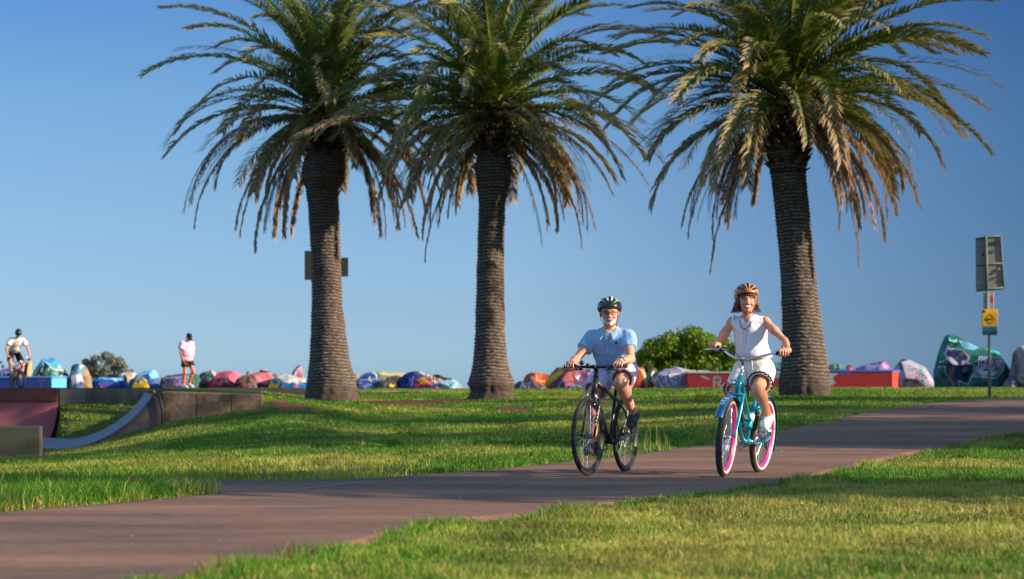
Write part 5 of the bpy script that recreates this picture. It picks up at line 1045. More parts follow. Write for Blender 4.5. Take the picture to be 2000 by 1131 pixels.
    ST.ell(pel, A3(.115, .160, .115), bodyR, k=.05, cuts=[(A3(*wp[0]), unit(wp[1]))])
    ends = []
    for s_ in ('R', 'L'):
        hp, kn = J['hip' + s_], J['kn' + s_]; f_ = cfg['leglen']; e_ = hp + (kn - hp) * f_; d_ = unit(kn - hp); ends.append((e_, d_))
        ST.cap(hp, e_ + d_ * .05, .098, cfg.get('legw', .088), k=.04, cuts=[(e_, d_)])
    for e_, d_ in ends: ST.cap(e_ - d_ * .022, e_ + d_ * .12, cfg.get('legw', .088) - .020, cfg.get('legw', .088) - .010, k=.003, mode='s')
    ST.noise = fold_noise(.004, ph=2 + cfg.get('seed', 0))
    def sfn(V2, C2, S2):
        if cfg.get('trimpaint') is not None:
            for e_, d_ in ends:
                t_ = (V2 - e_) @ d_; r_ = np.linalg.norm(V2 - e_ - t_[:, None] * d_, axis=1); w1_ = unit(np.cross(d_, [0, 1, 0])); w2_ = np.cross(d_, w1_); an_ = np.arctan2((V2 - e_) @ w1_, (V2 - e_) @ w2_)
                zz2 = .004 * np.sin(an_ * 20); zz2 = zz2 * 1.6; m_ = (t_ > -.038 + zz2) & (t_ < -.018 + zz2) & (r_ < .17) & (r_ > .07); C2[m_] = lin(cfg['trim'])
        return C2
    cloth('shorts', ST, sfn)
    if cfg.get('trim') is not None:
        for e_, d_ in ends:
            w1_ = unit(np.cross(d_, [0, 1, 0])); w2_ = np.cross(d_, w1_); A_ = np.linspace(0, 2 * np.pi, 240); r_ = cfg.get('legw', .088) + .003
            MB().tube(np.stack([e_ + d_ * (-.008 + .0085 * math.sin(a * 18)) + r_ * (math.cos(a) * w1_ + math.sin(a) * w2_) for a in A_]), .0068, n=6, cap=False, col=lin(cfg['trim'])).build('hem_trim', M['cloth'], ob)
    for s_ in ('R', 'L'):
        an, toe = J['an' + s_], J['toe' + s_]; d_ = unit(toe - an); sd = unit(np.cross([0, 0, 1.], d_ * [1, 1, 0])); fo = Sdf(.02)
        fl = unit(A3(*cfg.get('foot' + s_, (1, 0, 0)))); up_ = unit(np.cross(fl, sd)); up_ = up_ if up_[2] > 0 else -up_; sole = toe - up_ * .012; heel = sole - fl * .185
        plane = [(sole - up_ * .028, -up_)]
        fo.cap(heel + up_ * .012, sole, .036, .043, k=.02, cuts=plane); fo.cap(heel + up_ * .010, an - up_ * .012, .038, .042, k=.03, cuts=[(an + up_ * .012, up_)]); fo.cap(sole + fl * .0, sole + fl * .045 - up_ * .006, .042, .032, k=.02, cuts=plane); fo.cap(an - up_ * .02, sole + up_ * .006, .038, .034, k=.03)
        V2, Q2 = fo.mesh(.006 if h < .008 else .01); V2 = relax(V2, Q2, 1, .5); C2 = np.broadcast_to(lin(cfg['shoes']), V2.shape).copy(); t_ = (V2 - sole) @ up_; C2[t_ < -.016] = lin(cfg.get('sole', (230, 230, 226)))
        lc = ((V2 - sole) @ fl); C2[(t_ > .02) & (np.abs(np.sin(lc * 150)) < .25) & (lc > -.10) & (lc < .02)] *= .8
        MB().add(V2, Q2, col=C2).build('shoe', M['shoe'], ob)
    ob['_R'] = 0; del ob['_R']
    return ob, hd, R, J

def helmet(ob, hd, R, kind, tilt=0):
    H_ = Sdf(.006); rx, ry, rz = .142, .108, .098; c = A3(-.012, 0, .052)
    Rt = roty(math.radians(tilt))
    if kind == 'skate':
        H_.ell(c + A3(-.004, 0, -.004), (.128, .106, .108), cuts=[(c + A3(0, 0, -.045), unit(A3(-.18, 0, -1)))]); H_.ell(c + A3(0, 0, -.03), (.112, .092, .10), mode='s')
    else:
        H_.ell(c, (rx, ry, rz), cuts=[(c + A3(0, 0, -.022), unit(A3(.10, 0, -1)))]); H_.ell(c + A3(-.03, 0, -.012), (.112, .103, .078), k=.02, cuts=[(c + A3(0, 0, -.06), unit(A3(0, 0, -1)))])
        H_.ell(c + A3(.0, 0, -.022), (.112, .086, .086), mode='s', k=.004)
        def arc(ph, a0, a1, r, grow=1.0):
            pts = [c + A3(rx * math.sin(a), ry * math.sin(ph) * math.cos(a), rz * math.cos(ph) * math.cos(a)) * grow for a in np.radians(np.linspace(a0, a1, 5))]
            H_.chain(pts, [r * .6, r, r, r, r * .6], mode='s', k=.004)
        for ph in (-58, -29, 0, 29, 58):
            p_ = math.radians(ph); arc(p_, 26, 66, .0115, .99); arc(p_ * .95, -12, 16, .012); arc(p_, -62, -26, .012)
        for ph in (-44, -15, 15, 44): p_ = math.radians(ph); arc(p_, 6, 36, .006, 1.005)
    V, Q = H_.mesh(.0042); V = relax(V, Q, 1, .4)
    v = (V - c) / A3(rx, ry, rz); ph = np.degrees(np.arctan2(v[:, 1], v[:, 2])); rad = np.linalg.norm(v, axis=1); a = np.degrees(np.arcsin(np.clip(v[:, 0] / rad, -1, 1)))
    C = np.broadcast_to(lin((26, 28, 34)), V.shape).copy(); outer = rad > .955
    if kind == 'man':
        wht = outer & (np.abs(np.abs(ph) - 15) < 6) & (a > -30) & (a < 55); C[wht] = lin((225, 225, 235))
        lime = outer & (np.abs(np.abs(ph) - 44 - a * .10) < 6.5) & (a > -50) & (a < 60); C[lime] = lin((150, 205, 40))
        w2 = outer & (np.abs(ph - 38 + a * .2) < 4) & (a > 10) & (a < 50); C[w2] = lin((225, 225, 235)); low = V[:, 2] < c[2] + .012; C[low] = lin((36, 40, 46))
    elif kind == 'woman':
        o_ = outer & ((np.abs(np.abs(ph) - 15) < 7) | (np.abs(np.abs(ph) - 44) < 8) | (np.abs(np.abs(ph) - 76) < 10)); C[o_] = lin((232, 150, 50)); q_ = outer & (ph < -20) & o_; C[q_] = lin((190, 84, 50))
        gr = outer & (np.abs(np.abs(ph) - 30) < 5) & (a > -60); C[gr] = lin((150, 140, 130)); rim = V[:, 2] < c[2] + .002; C[rim] = lin((222, 160, 60))
        vis = rim & (V[:, 0] > .05); C[vis] = lin((130, 100, 76))
    MB().add(hd + (V @ Rt.T) @ R.T, Q, col=C).build('helmet', M['gloss'], ob)

def to_head(hd, R, pts): return [hd + R @ A3(*p_) for p_ in pts]

# ------------------------------------------------------------------ bicycles
def spokes(parent, c, r_hub, r_rim, n=32, w_=.0011, m='alu', wid=.03):
    s = MB()
    for i in range(n):
        a = 2 * math.pi * i / n; b = a + (.55 if (i // 2) % 2 else -.55); y = wid if i % 2 else -wid
        s.tube([(r_hub * math.cos(b), y, r_hub * math.sin(b)), (r_rim * math.cos(a), 0, r_rim * math.sin(a))], w_, n=4, cap=False)
    return s.build('spokes', M[m], parent)
def wheel(root, c, R_, rt, mats, steer=0, spw=.0012, hubm='dark_metal', rim_w=.011, whitewall=False, nsp=32, rim_h=.022):
    """rim mesh is the wheel part; tyre, hub and spokes are its sub-parts"""
    w_ = MB(); rr = R_ - rt * 1.75
    for dz, w2 in ((0, rim_w), (-rim_h * .5, rim_w * .8), (-rim_h, rim_w * .45)): w_.torus((0, 0, 0), rr + dz, .0075, n=72, m=10, sq=w2 / .0075)
    wo = w_.build('wheel', M[mats['rim']], root); wo.location = c; wo.rotation_euler = (0, 0, steer)
    ty = MB(); ty.torus((0, 0, 0), R_ - rt, rt, n=96, m=18); ty.build('tyre', M[mats['tyre']], wo)
    if whitewall:
        ww = MB()
        for y in (-1, 1): ww.torus((0, y * rt * .62, 0), R_ - rt * 1.25, rt * .52, n=96, m=10, sq=.72)
        ww.build('whitewall', M['white_tyre'], wo)
    h_ = MB(); h_.tube([(0, -.052, 0), (0, -.034, 0), (0, -.032, 0), (0, .032, 0), (0, .034, 0), (0, .052, 0)], [.008, .008, .02, .02, .008, .008], n=16); h_.build('hub', M[hubm], wo)
    spokes(wo, c, .022, rr - rim_h * .8, n=nsp, w_=spw, m=mats.get('spoke', 'alu'))
    return wo
def bike_root(name, loc, rz, lean, label):
    o = empty(name, loc, (0, 0, 0)); o.rotation_mode = 'XYZ'
    o.matrix_world = Matrix.Translation(Vector(loc)) @ Matrix.Rotation(rz, 4, 'Z') @ Matrix.Rotation(lean, 4, 'X'); tag(o, label, 'bicycle'); return o
def T(root, name, pts, r, m, n=12, parent=None, **k): return MB().tube(pts, r, n=n, **k).build(name, M[m], parent or root)
def bez(p0, p1, p2, p3, n=12):
    t_ = np.linspace(0, 1, n)[:, None]; p0, p1, p2, p3 = map(lambda v: np.array(v, float), (p0, p1, p2, p3))
    return (1 - t_) ** 3 * p0 + 3 * (1 - t_) ** 2 * t_ * p1 + 3 * (1 - t_) * t_ ** 2 * p2 + t_ ** 3 * p3
def cranks(root, bb, L, ang, col_c='dark_metal', ped='black', refl=True, q=.085, ring_r=.085, side=-1, pw=.045):
    ca = A3(math.cos(ang), 0, math.sin(ang)); cr = MB()
    L_end = bb + ca * L; R_end = bb - ca * L
    cr.tube([bb + A3(0, .055, 0), bb + A3(0, .07, 0), L_end + A3(0, .08, 0)], [.014, .014, .010], n=10); cr.tube([bb - A3(0, .055, 0), bb - A3(0, .07, 0), R_end - A3(0, .08, 0)], [.014, .014, .010], n=10); cr.tube([bb - A3(0, .06, 0), bb + A3(0, .06, 0)], .02, n=14)
    co = cr.build('crank_set', M[col_c], root)
    rg = MB(); rg.torus(bb + A3(0, side * .05, 0), ring_r, .004, n=48, m=8, sq=.6); rg.torus(bb + A3(0, side * .05, 0), ring_r * .45, .006, n=32, m=8, sq=.5)
    for i in range(5): a = i * 1.2566; rg.tube([bb + A3(.4 * ring_r * math.cos(a), side * .05, .4 * ring_r * math.sin(a)), bb + A3(ring_r * math.cos(a), side * .05, ring_r * math.sin(a))], .005, n=6)
    rg.build('chainring', M[col_c], root)
    for e, y in ((L_end, 1), (R_end, -1)):
        c_ = e + A3(0, y * (.08 + pw + .008), 0); pb_ = MB(); pb_.box(c_ - A3(.048, pw, .011), c_ + A3(.048, pw, .011)); po = pb_.build('pedal', M[ped], root, smooth=False, bevel=.006)
        if refl: MB().box(c_ + A3(.046, -pw * .7, -.009), c_ + A3(.053, pw * .7, .009)).build('reflector', M['orange'], po, smooth=False); 
    return L_end, R_end
def chain_run(root, bb, ax, r1, r2, side=-1, m='dark_metal'):
    y = side * .05; c = MB(); up = [bb + A3(0, y, r1), ax + A3(0, y, r2)]; dn = [bb + A3(0, y, -r1), ax + A3(0, y, -r2)]
    arc1 = [bb + A3(r1 * math.cos(a), y, r1 * math.sin(a)) for a in np.linspace(-math.pi / 2, math.pi / 2, 12)]; arc2 = [ax + A3(r2 * math.cos(a), y, r2 * math.sin(a)) for a in np.linspace(math.pi / 2, 1.5 * math.pi, 8)]
    c.tube(arc1 + arc2 + [arc1[0]], .004, n=6, cap=False); c.build('chain', M[m], root)
def saddle(root, c, L=.27, W=.075, m='black', h=.03, springs=False):
    s = Sdf(.03); c = np.asarray(c, float); s.cap(c + A3(L * .55, 0, 0), c + A3(-L * .1, 0, 0), .02, .034); s.ell(c + A3(-L * .28, 0, -.002), (L * .28, W, h)); 
    s.noise = None; V, Q = s.mesh(.007); V = relax(V, Q, 1); V[:, 2] = np.minimum(V[:, 2], c[2] + .028)
    so = MB().add(V, Q).build('saddle', M[m], root)
    r = MB(); r.tube([c + A3(.1, .02, -.025), c + A3(0, .022, -.045), c + A3(-.1, .03, -.03)], .004, n=6); r.tube([c + A3(.1, -.02, -.025), c + A3(0, -.022, -.045), c + A3(-.1, -.03, -.03)], .004, n=6)
    if springs:
        for y in (-.05, .05):
            t_ = np.linspace(0, 6 * math.pi * 2, 90); r.tube(np.stack([c[0] - .1 + .018 * np.cos(t_), c[1] + y + .018 * np.sin(t_), c[2] - .085 + .07 * t_ / t_[-1]], -1), .003, n=5)
    r.build('saddle_rails', M['chrome'], so)
    return so
# ------------------------------------------------------------------ the man and his hybrid bicycle
def heading(a): return -math.pi / 2 - math.radians(a)
zg = lambda x, y: float(H(x, y)) + .022
RZ1 = heading(20.8); X1, Y1 = px2x(1191, 21.56), 21.56
b1 = bike_root('bicycle', (X1, Y1, zg(X1, Y1)), RZ1, 0, 'black flat-bar hybrid bicycle ridden by the man in the light blue shirt')
BB, FA, RA = A3(0, 0, .285), A3(.60, 0, .34), A3(-.45, 0, .34)
mw = dict(rim='black', tyre='rubber', spoke='alu')
fw1 = wheel(b1, FA, .342, .018, mw, steer=math.radians(-4), spw=.0013, rim_h=.028); rw1 = wheel(b1, RA, .342, .018, mw, spw=.0013, rim_h=.028)
f = MB(); HT, HB = A3(.385, 0, .865), A3(.445, 0, .69); ST_ = A3(-.165, 0, .72)
f.tube([HB, HT], .026, n=16); f.tube([HB + (HT - HB) * .12, BB + A3(.01, 0, .01)], [.030, .026], n=14); f.tube([HB + (HT - HB) * .72, ST_ - A3(-.01, 0, .06)], [.022, .017], n=12); f.tube([BB, ST_], .0175, n=12); f.tube([BB - A3(0, .04, 0), BB + A3(0, .04, 0)], .024, n=14)
for y in (-1, 1): f.tube([BB + A3(-.02, .03 * y, 0), A3(-.2, .045 * y, .30), RA + A3(0, .062 * y, 0)], [.012, .011, .009], n=8); f.tube([ST_ + A3(.01, .014 * y, -.06), A3(-.28, .045 * y, .56), RA + A3(0, .062 * y, .01)], [.010, .009, .008], n=8)
fr1 = f.build('frame', M['black'], b1)
fk = MB(); fk.tube([HB - A3(-.006, 0, .03), HB + A3(0, 0, .01)], .028, n=14); fk.tube([HB + A3(.008, -.05, -.035), HB + A3(.008, .05, -.035)], .018, n=10)
for y in (-1, 1): fk.tube([HB + A3(.008, .05 * y, -.03), HB + A3(.045, .056 * y, -.14), FA + A3(0, .058 * y, 0)], [.017, .015, .010], n=10)
fko = fk.build('fork', M['black'], b1)
for y in (-1, 1):                                # brake arms with their orange clips
    a0 = HB + A3(.045, .045 * y, -.075); ar = MB(); ar.tube([a0, a0 + A3(.02, -.004 * y, .075), a0 + A3(.018, -.012 * y, .10)], [.009, .007, .005], n=8); ar.box(a0 + A3(.0, -.022 * y - .008, .0) - A3(.02, 0, .006), a0 + A3(.02, -.022 * y + .008, .008)); ar.build('brake_arm', M['alu'], b1)
rf = MB().box(HB + A3(.06, .046, -.20), HB + A3(.066, .062, -.13)).build('fork_reflector', M['orange'], fko, smooth=False)
MB().box(HB + A3(.085, .046, -.285), HB + A3(.092, .06, -.24)).build('fork_reflector', M['orange'], fko, smooth=False)
white = M['white']
for i in range(6):
    q_ = HB + (FA - HB) * (.28 + .085 * i) + A3(.012, .073 - .002 * i, 0); t_ = np.linspace(0, 2 * np.pi, 12); MB().tube(np.stack([q_[0] + .011 * np.cos(t_) * (1 if i % 2 else .8), q_[1] + t_ * 0, q_[2] + .011 * np.sin(t_)], -1), .0028, n=5).build('fork_lettering', white, fko)
T(b1, 'seat_post', [ST_, A3(-.205, 0, .835)], .0136, 'dark_metal'); saddle(b1, A3(-.225, 0, .86), W=.07)
bar = A3(.425, 0, .945)
hb = MB(); hb.tube([A3(.385, .29, .952), A3(.418, .10, .945), bar, A3(.418, -.10, .945), A3(.385, -.29, .952)], [.0115, .0125, .016, .0125, .0115], n=12); hbo = hb.build('handlebar', M['black'], b1)
T(b1, 'stem', [HT - A3(0, 0, .01), HT + A3(-.012, 0, .055), HT + A3(-.012, 0, .06), bar - A3(.008, 0, .0), bar + A3(.018, 0, 0)], [.021, .021, .019, .018, .020], 'black')
for y in (-1, 1):
    g0, g1 = A3(.385, .292 * y, .952), A3(.404, .165 * y, .948); T(b1, 'grip', [g0, g1], .0165, 'rubber', parent=hbo)
    lv = MB(); lv.tube([A3(.408, .15 * y, .942), A3(.435, .15 * y, .927), A3(.455, .19 * y, .917), A3(.445, .25 * y, .907)], [.011, .009, .006, .005], n=8); lv.box(A3(.39, .135 * y - .016, .917), A3(.43, .135 * y + .016, .944)); lv.build('brake_lever', M['black'], hbo)
bl = MB(); bl.ball(A3(.415, -.12, .982), (.02, .024, .02)); bl.tube([A3(.415, -.12, .967), A3(.415, -.12, .947)], .008); bl.build('bell', M['dark_metal'], hbo)
lm = MB(); lm.tube([bar + A3(.012, -.045, .012), bar + A3(.05, -.045, .012)], [.016, .019], n=14); lm.build('light_mount', M['dark_metal'], hbo)
MB().box(bar + A3(.005, -.075, -.05), bar + A3(.02, -.035, -.018)).build('front_reflector', mat('clear_reflector', lin((190, 190, 180)), rough=.2), hbo, smooth=False)
cb_ = MB()
cb_.tube(bez(A3(.43, -.14, .95), A3(.62, -.20, .93), A3(.60, -.14, .80), A3(.47, -.03, .80)), .0026, n=6); cb_.tube(bez(A3(.43, .14, .95), A3(.58, .12, .90), A3(.62, -.06, .84), A3(.46, .03, .79)), .0026, n=6); cb_.tube(bez(A3(.43, -.15, .95), A3(.66, -.16, .88), A3(.60, -.10, .72), A3(.49, -.04, .70)), .0024, n=6)
cb_.build('cables', M['rubber'], b1)
pedL, pedR = cranks(b1, BB, .17, math.radians(136)); chain_run(b1, BB, RA, .085, .035)
dr = MB(); dr.torus(RA + A3(0, -.045, 0), .035, .008, n=28, m=8, sq=2.0); dr.tube([RA + A3(.01, -.05, -.03), RA + A3(.03, -.055, -.09), RA + A3(.02, -.055, -.13)], [.012, .01, .008], n=8); dr.build('derailleur', M['dark_metal'], b1)
T(b1, 'kickstand', [A3(-.30, .05, .30), A3(-.22, .10, .235), A3(-.12, .16, .20)], [.008, .008, .009], 'alu')
T(b1, 'bottle_cage', list(bez(A3(.23, 0, .50), A3(.18, .05, .60), A3(.10, .05, .58), A3(.06, .03, .45))) , .004, 'chrome')

def grips(x, y, z, side, sw=.0, op=0): return (A3(x, y, z), A3(-sw, side, 0), A3(1, 0, 0), A3(0, 0, 1), op)
def man_shirt(V, C, S):
    C *= (.94 + .1 * fbm(V * 9, 2))[:, None]
    pl_ = (np.abs(V[:, 1] - .006) < .013) & (V[:, 0] > .0); C[pl_] = C[pl_] * 1.12; ed = (np.abs(np.abs(V[:, 1] - .006) - .014) < .0035) & (V[:, 0] > 0); C[ed] *= .72
    lg = (np.hypot(V[:, 1] - .088, V[:, 2] - 1.165) < .010) & (V[:, 0] > .05); C[lg] = lin((24, 30, 60)); lg2 = (np.hypot(V[:, 1] - .094, V[:, 2] - 1.148) < .005) & (V[:, 0] > .05); C[lg2] = lin((24, 30, 60)); return C
man, mh, mR, mJ = person(dict(label='older man with grey beard, glasses and light blue shirt, riding towards the camera', loc=(X1, Y1, zg(X1, Y1)), rz=RZ1, vox=.0058, thick=1.12, seed=1,
    J=dict(pelvis=(-.20, 0, .965), chest=(-.045, .0, 1.155), neck=(.025, .012, 1.270), head=(.082, .025, 1.428),
           shR=(-.005, -.166, 1.208), elR=(.155, -.262, 1.015), wrR=(.335, -.235, .988), shL=(-.005, .166, 1.208), elL=(.165, .250, 1.015), wrL=(.33, .205, .992),
           hipR=(-.19, -.095, .93), knR=(.125, -.135, .66), anR=(.02, -.15, .265), toeR=(.135, -.155, .213), hipL=(-.19, .095, .93), knL=(.165, .155, .80), anL=(-.215, .15, .535), toeL=(-.13, .16, .452)),
    footR=(1, -.05, .05), footL=(.93, .1, -.36), head_yaw=19, head_pitch=3, skin=(222, 160, 132), beard=(214, 198, 188), brow=(170, 150, 135),
    gripR=grips(.392, -.228, .952, -1, .1, 1), gripL=grips(.395, .222, .952, 1, .1, 1),
    shirt=(146, 186, 226), shirt_off=.026, hem=((-.19, 0, .865), (.15, 0, -1)), sleeve=.52, slv_w=.55, collar=(150, 190, 228), vneck=.085, crease=.006, fold=.0055, shirt_fn=man_shirt,
    shorts=(214, 208, 234), waist=((-.2, 0, 1.03), (0, 0, 1)), leglen=.72, legw=.112, shoes=(44, 50, 66), sole=(60, 52, 50)))
helmet(man, mh, mR, 'man', tilt=-4)
gl = MB(); rim = lambda y: [(.106, y + a * .0235, .002 + b * .0145) for a, b in ((-1, .8), (-.8, 1), (.8, 1), (1, .8), (.9, -.7), (.5, -1), (-.5, -1), (-.9, -.7), (-1, .8))]
for y in (-.031, .031): gl.tube(to_head(mh, mR, rim(y)), .0034, n=6)
gl.tube(to_head(mh, mR, [(.107, -.008, .008), (.109, 0, .010), (.107, .008, .008)]), .0022, n=6)
for y in (-1, 1): gl.tube(to_head(mh, mR, [(.104, .054 * y, .012), (.06, .076 * y, .010), (.0, .084 * y, .006)]), .0022, n=6)
gl.build('glasses', M['black'], man)
sm_ = MB()
for y in (-1, 1): sm_.tube(to_head(mh, mR, [(.03, .084 * y, .045), (.02, .086 * y, -.02), (.030, .068 * y, -.075), (.045, .045 * y, -.108), (.052, .0, -.128)]), .0045, n=6, sq=.5)
sm_.build('helmet_strap', M['black'], man)
MB().tube(to_head(mh, mR, [(.032, .062, -.088), (.036, .058, -.115)]), .006, n=8, col=lin((190, 40, 40))).build('strap_clip', M['attrp'], man)
wt = MB(); wv_ = unit(mJ['wrL'] - mJ['elL']); wc_ = mJ['wrL'] - wv_ * .025
def ring_around(c, axis, r, rt, mbx, n=24, **k):
    u = unit(np.cross(axis, [0, 0, 1.])); v_ = np.cross(axis, u); mbx.tube([c + r * (math.cos(a) * u + math.sin(a) * v_) for a in np.linspace(0, 2 * math.pi, n)], rt, n=8, **k)
ring_around(wc_, wv_, .030, .0065, wt); wt.ball(wc_ + A3(.012, 0, .030), (.017, .017, .008)); wt.build('watch', M['dark_metal'], man)
for z_ in (1.20, 1.125, 1.05, .98, .91): 
    xs_b = np.interp(z_, [.88, 1.0, 1.1, 1.2], [-.06, -.03, .03, .085]); MB().ball(A3(xs_b + .035, .006, z_), .0065, n=6).build('shirt_button', M['white'], man)

# ------------------------------------------------------------------ the woman and her cruiser
RZ2 = heading(21.7); LEAN = -math.radians(5.5); Y2 = 21.28; X2 = px2x(1452, Y2)
b2 = bike_root('bicycle', (X2, Y2, zg(X2, Y2)), RZ2, LEAN, 'turquoise beach cruiser bicycle with pink rims and white-walled tyres, ridden by the woman')
BB2, FA2, RA2 = A3(0, 0, .29), A3(.615, 0, .338), A3(-.50, 0, .338)
mc = dict(rim='pink', tyre='tread', spoke='chrome')
wheel(b2, FA2, .342, .028, mc, steer=math.radians(5), whitewall=True, spw=.0018, hubm='chrome', rim_w=.016, rim_h=.016, nsp=36); wheel(b2, RA2, .342, .028, mc, whitewall=True, spw=.0018, hubm='chrome', rim_w=.016, rim_h=.016, nsp=36)
HT2, HB2 = A3(.37, 0, .87), A3(.425, 0, .72); ST2 = A3(-.19, 0, .72)
f = MB(); f.tube([HB2, HT2], .024, n=16)
f.tube(bez(HB2 + A3(-.01, 0, .02), A3(.33, 0, .45), A3(.22, 0, .30), BB2 + A3(.02, 0, .0), 18), .021, n=12)
for y in (-1, 1): f.tube(bez(HT2 + A3(0, .012 * y, -.035), A3(.20, .03 * y, .62), A3(.08, .03 * y, .42), A3(-.09, .02 * y, .50), 16), .0125, n=10)
f.tube([BB2, ST2], .019, n=12); f.tube([BB2 - A3(0, .04, 0), BB2 + A3(0, .04, 0)], .027, n=14)
for y in (-1, 1): f.tube(bez(BB2 + A3(-.02, .03 * y, 0), A3(-.2, .08 * y, .26), A3(-.35, .085 * y, .29), RA2 + A3(0, .075 * y, 0), 10), .0115, n=8); f.tube(bez(ST2 + A3(.03, .015 * y, -.14), A3(-.3, .055 * y, .66), A3(-.42, .075 * y, .50), RA2 + A3(0, .075 * y, .01), 10), .0105, n=8)
fr2 = f.build('frame', M['teal'], b2)
fk = MB(); fk.tube([HB2 + A3(.004, -.058, -.012), HB2 + A3(.004, .058, -.012)], .016, n=10)
for y in (-1, 1): fk.tube(bez(HB2 + A3(.0, .056 * y, -.005), HB2 + A3(.08, .066 * y, -.12), HB2 + A3(.10, .066 * y, -.22), FA2 + A3(0, .066 * y, 0), 12), [.0165] * 6 + [.015, .014, .013, .012, .011, .010], n=10)
fk.build('fork', M['teal'], b2)
def fender(c, R_, a0, a1, w_, name):
    n, m = 40, 9; A = np.linspace(math.radians(a0), math.radians(a1), n); B = np.linspace(-1, 1, m); rr = R_ - .022 * B[None, :] ** 2
    V = np.stack([rr * np.cos(A)[:, None], np.broadcast_to(w_ * B, (n, m)), rr * np.sin(A)[:, None]], -1) + c; o = MB().add(V, grid_faces(n, m)).build(name, M['fender'], b2)
    s = o.modifiers.new('s', 'SOLIDIFY'); s.thickness = .003; return o
fd1 = fender(FA2, .368, 28, 160, .038, 'front_fender'); fd2 = fender(RA2, .368, 35, 205, .038, 'rear_fender')
fs = MB()
for y in (-1, 1): fs.tube([RA2 + A3(0, .07 * y, 0), RA2 + A3(-.365 * math.cos(.3), .04 * y, .365 * math.sin(.3))], .003, n=6)
fs.build('fender_stay', M['dark_metal'], fd2)
for i, (a, y0, y1) in enumerate(((52, -.022, .02), (58, -.026, .012), (66, -.018, .024))):       # white lettering on the front fender
    A = np.radians(np.linspace(a - 1.6, a + 1.6, 3)); MB().tube([FA2 + A3(.3665 * math.cos(math.radians(a + 2 * math.sin(t_ * 9))), y0 + (y1 - y0) * t_, .3665 * math.sin(math.radians(a + 2 * math.sin(t_ * 9)))) for t_ in np.linspace(0, 1, 14)], .0028, n=5).build('lettering', M['white'], fd1)
T(b2, 'seat_post', [ST2, A3(-.22, 0, .80)], .0136, 'chrome'); saddle(b2, A3(-.27, 0, .845), L=.27, W=.105, m='black', h=.045, springs=True)
gd = MB()
Vg = []; P0, P1 = BB2 + A3(.13, -.062, .0), RA2 + A3(-.06, -.062, .02)
gd.tube([BB2 + A3(.10, -.066, -.02), BB2 + A3(.12, -.066, .06), BB2 + A3(.02, -.066, .125), RA2 + A3(.1, -.066, .085), RA2 + A3(-.04, -.066, .04)], [.02, .026, .028, .024, .014], n=10, sq=.35); gd.build('chain_guard', M['teal'], b2)
st2 = A3(.335, 0, 1.0)
T(b2, 'stem', [HT2 - A3(0, 0, .01), HT2 + A3(-.004, 0, .02), HT2 + A3(-.004, 0, .022), A3(.345, 0, .985), st2 + A3(.03, 0, .012), st2 + A3(.058, 0, .012)], [.022, .022, .0125, .0125, .021, .021], 'chrome')
GX, GZ, GY = .19, 1.085, .315
hb = MB(); hb.tube([A3(GX - .03, GY + .03, GZ), A3(GX + .055, GY - .08, GZ + .004), A3(.315, .15, 1.05), A3(.375, .065, 1.014), A3(.385, 0, 1.012), A3(.375, -.065, 1.014), A3(.315, -.15, 1.05), A3(GX + .055, -GY + .08, GZ + .004), A3(GX - .03, -GY - .03, GZ)], .0115, n=12)
hbo2 = hb.build('handlebar', M['chrome'], b2)
for y in (-1, 1): T(b2, 'grip', [A3(GX + .04, y * (GY - .062), GZ + .004), A3(GX - .035, y * (GY + .035), GZ)], .0175, 'rubber', parent=hbo2)
lv = MB(); lv.tube([A3(GX + .07, -GY + .10, GZ - .002), A3(GX + .11, -GY + .09, GZ - .01)], [.017, .015], n=10); lv.build('shifter', M['black'], hbo2)
lv = MB(); lv.tube([A3(GX + .10, -GY + .08, GZ - .008), A3(GX + .11, -GY + .02, GZ - .012), A3(GX + .09, -GY - .06, GZ - .02)], [.008, .006, .006], n=8); lv.build('brake_lever', M['chrome'], hbo2)
cb_ = MB(); cb_.tube(bez(A3(GX + .10, -GY + .09, GZ), A3(.62, -.05, 1.15), A3(.62, .16, 1.0), A3(.36, .06, .72), 20), .0028, n=6); cb_.tube(bez(A3(GX + .10, -GY + .09, GZ - .01), A3(.40, -.20, .95), A3(.42, -.19, .80), A3(.43, -.05, .70), 16), .0026, n=6); cb_.build('cables', M['rubber'], b2)
bl = MB(); bl.tube([A3(.45, -.045, .80), A3(.475, -.045, .80)], [.033, .028], n=18); bl.tube([A3(.475, -.045, .80), A3(.482, -.045, .80)], [.018, .012], n=14); bl.build('bell', M['chrome'], b2)
pL2, pR2 = cranks(b2, BB2, .165, math.radians(138), col_c='chrome', ped='white', refl=False, side=-1, ring_r=.085, pw=.042)
chain_run(b2, BB2, RA2, .08, .035); T(b2, 'kickstand', [A3(-.32, .07, .33), A3(-.15, .13, .26), A3(-.05, .18, .245)], [.008, .008, .010], 'dark_metal')
bo = MB(); bo.lathe([(0, -.1), (.034, -.1), (.036, -.09), (.036, .06), (.026, .085), (.018, .095), (.018, .115), (0, .115)], n=20); bto = bo.build('drink_bottle', M['teal'], b2); bto.location = (-.045, .0, .50); bto.rotation_euler = (0, math.radians(-24), 0)
MB().lathe([(.037, -.03), (.0372, .03)], n=20).build('bottle_label', M['white'], bto)
for i in range(5):
    q_ = A3(.335 - .017 * i, .0225, .60 - .030 * i); MB().tube([q_ + A3(-.006, 0, .010), q_ + A3(.008, .001, .004), q_ + A3(-.008, .001, -.004), q_ + A3(.006, 0, -.010)], .0028, n=5).build('frame_lettering', white, fr2)

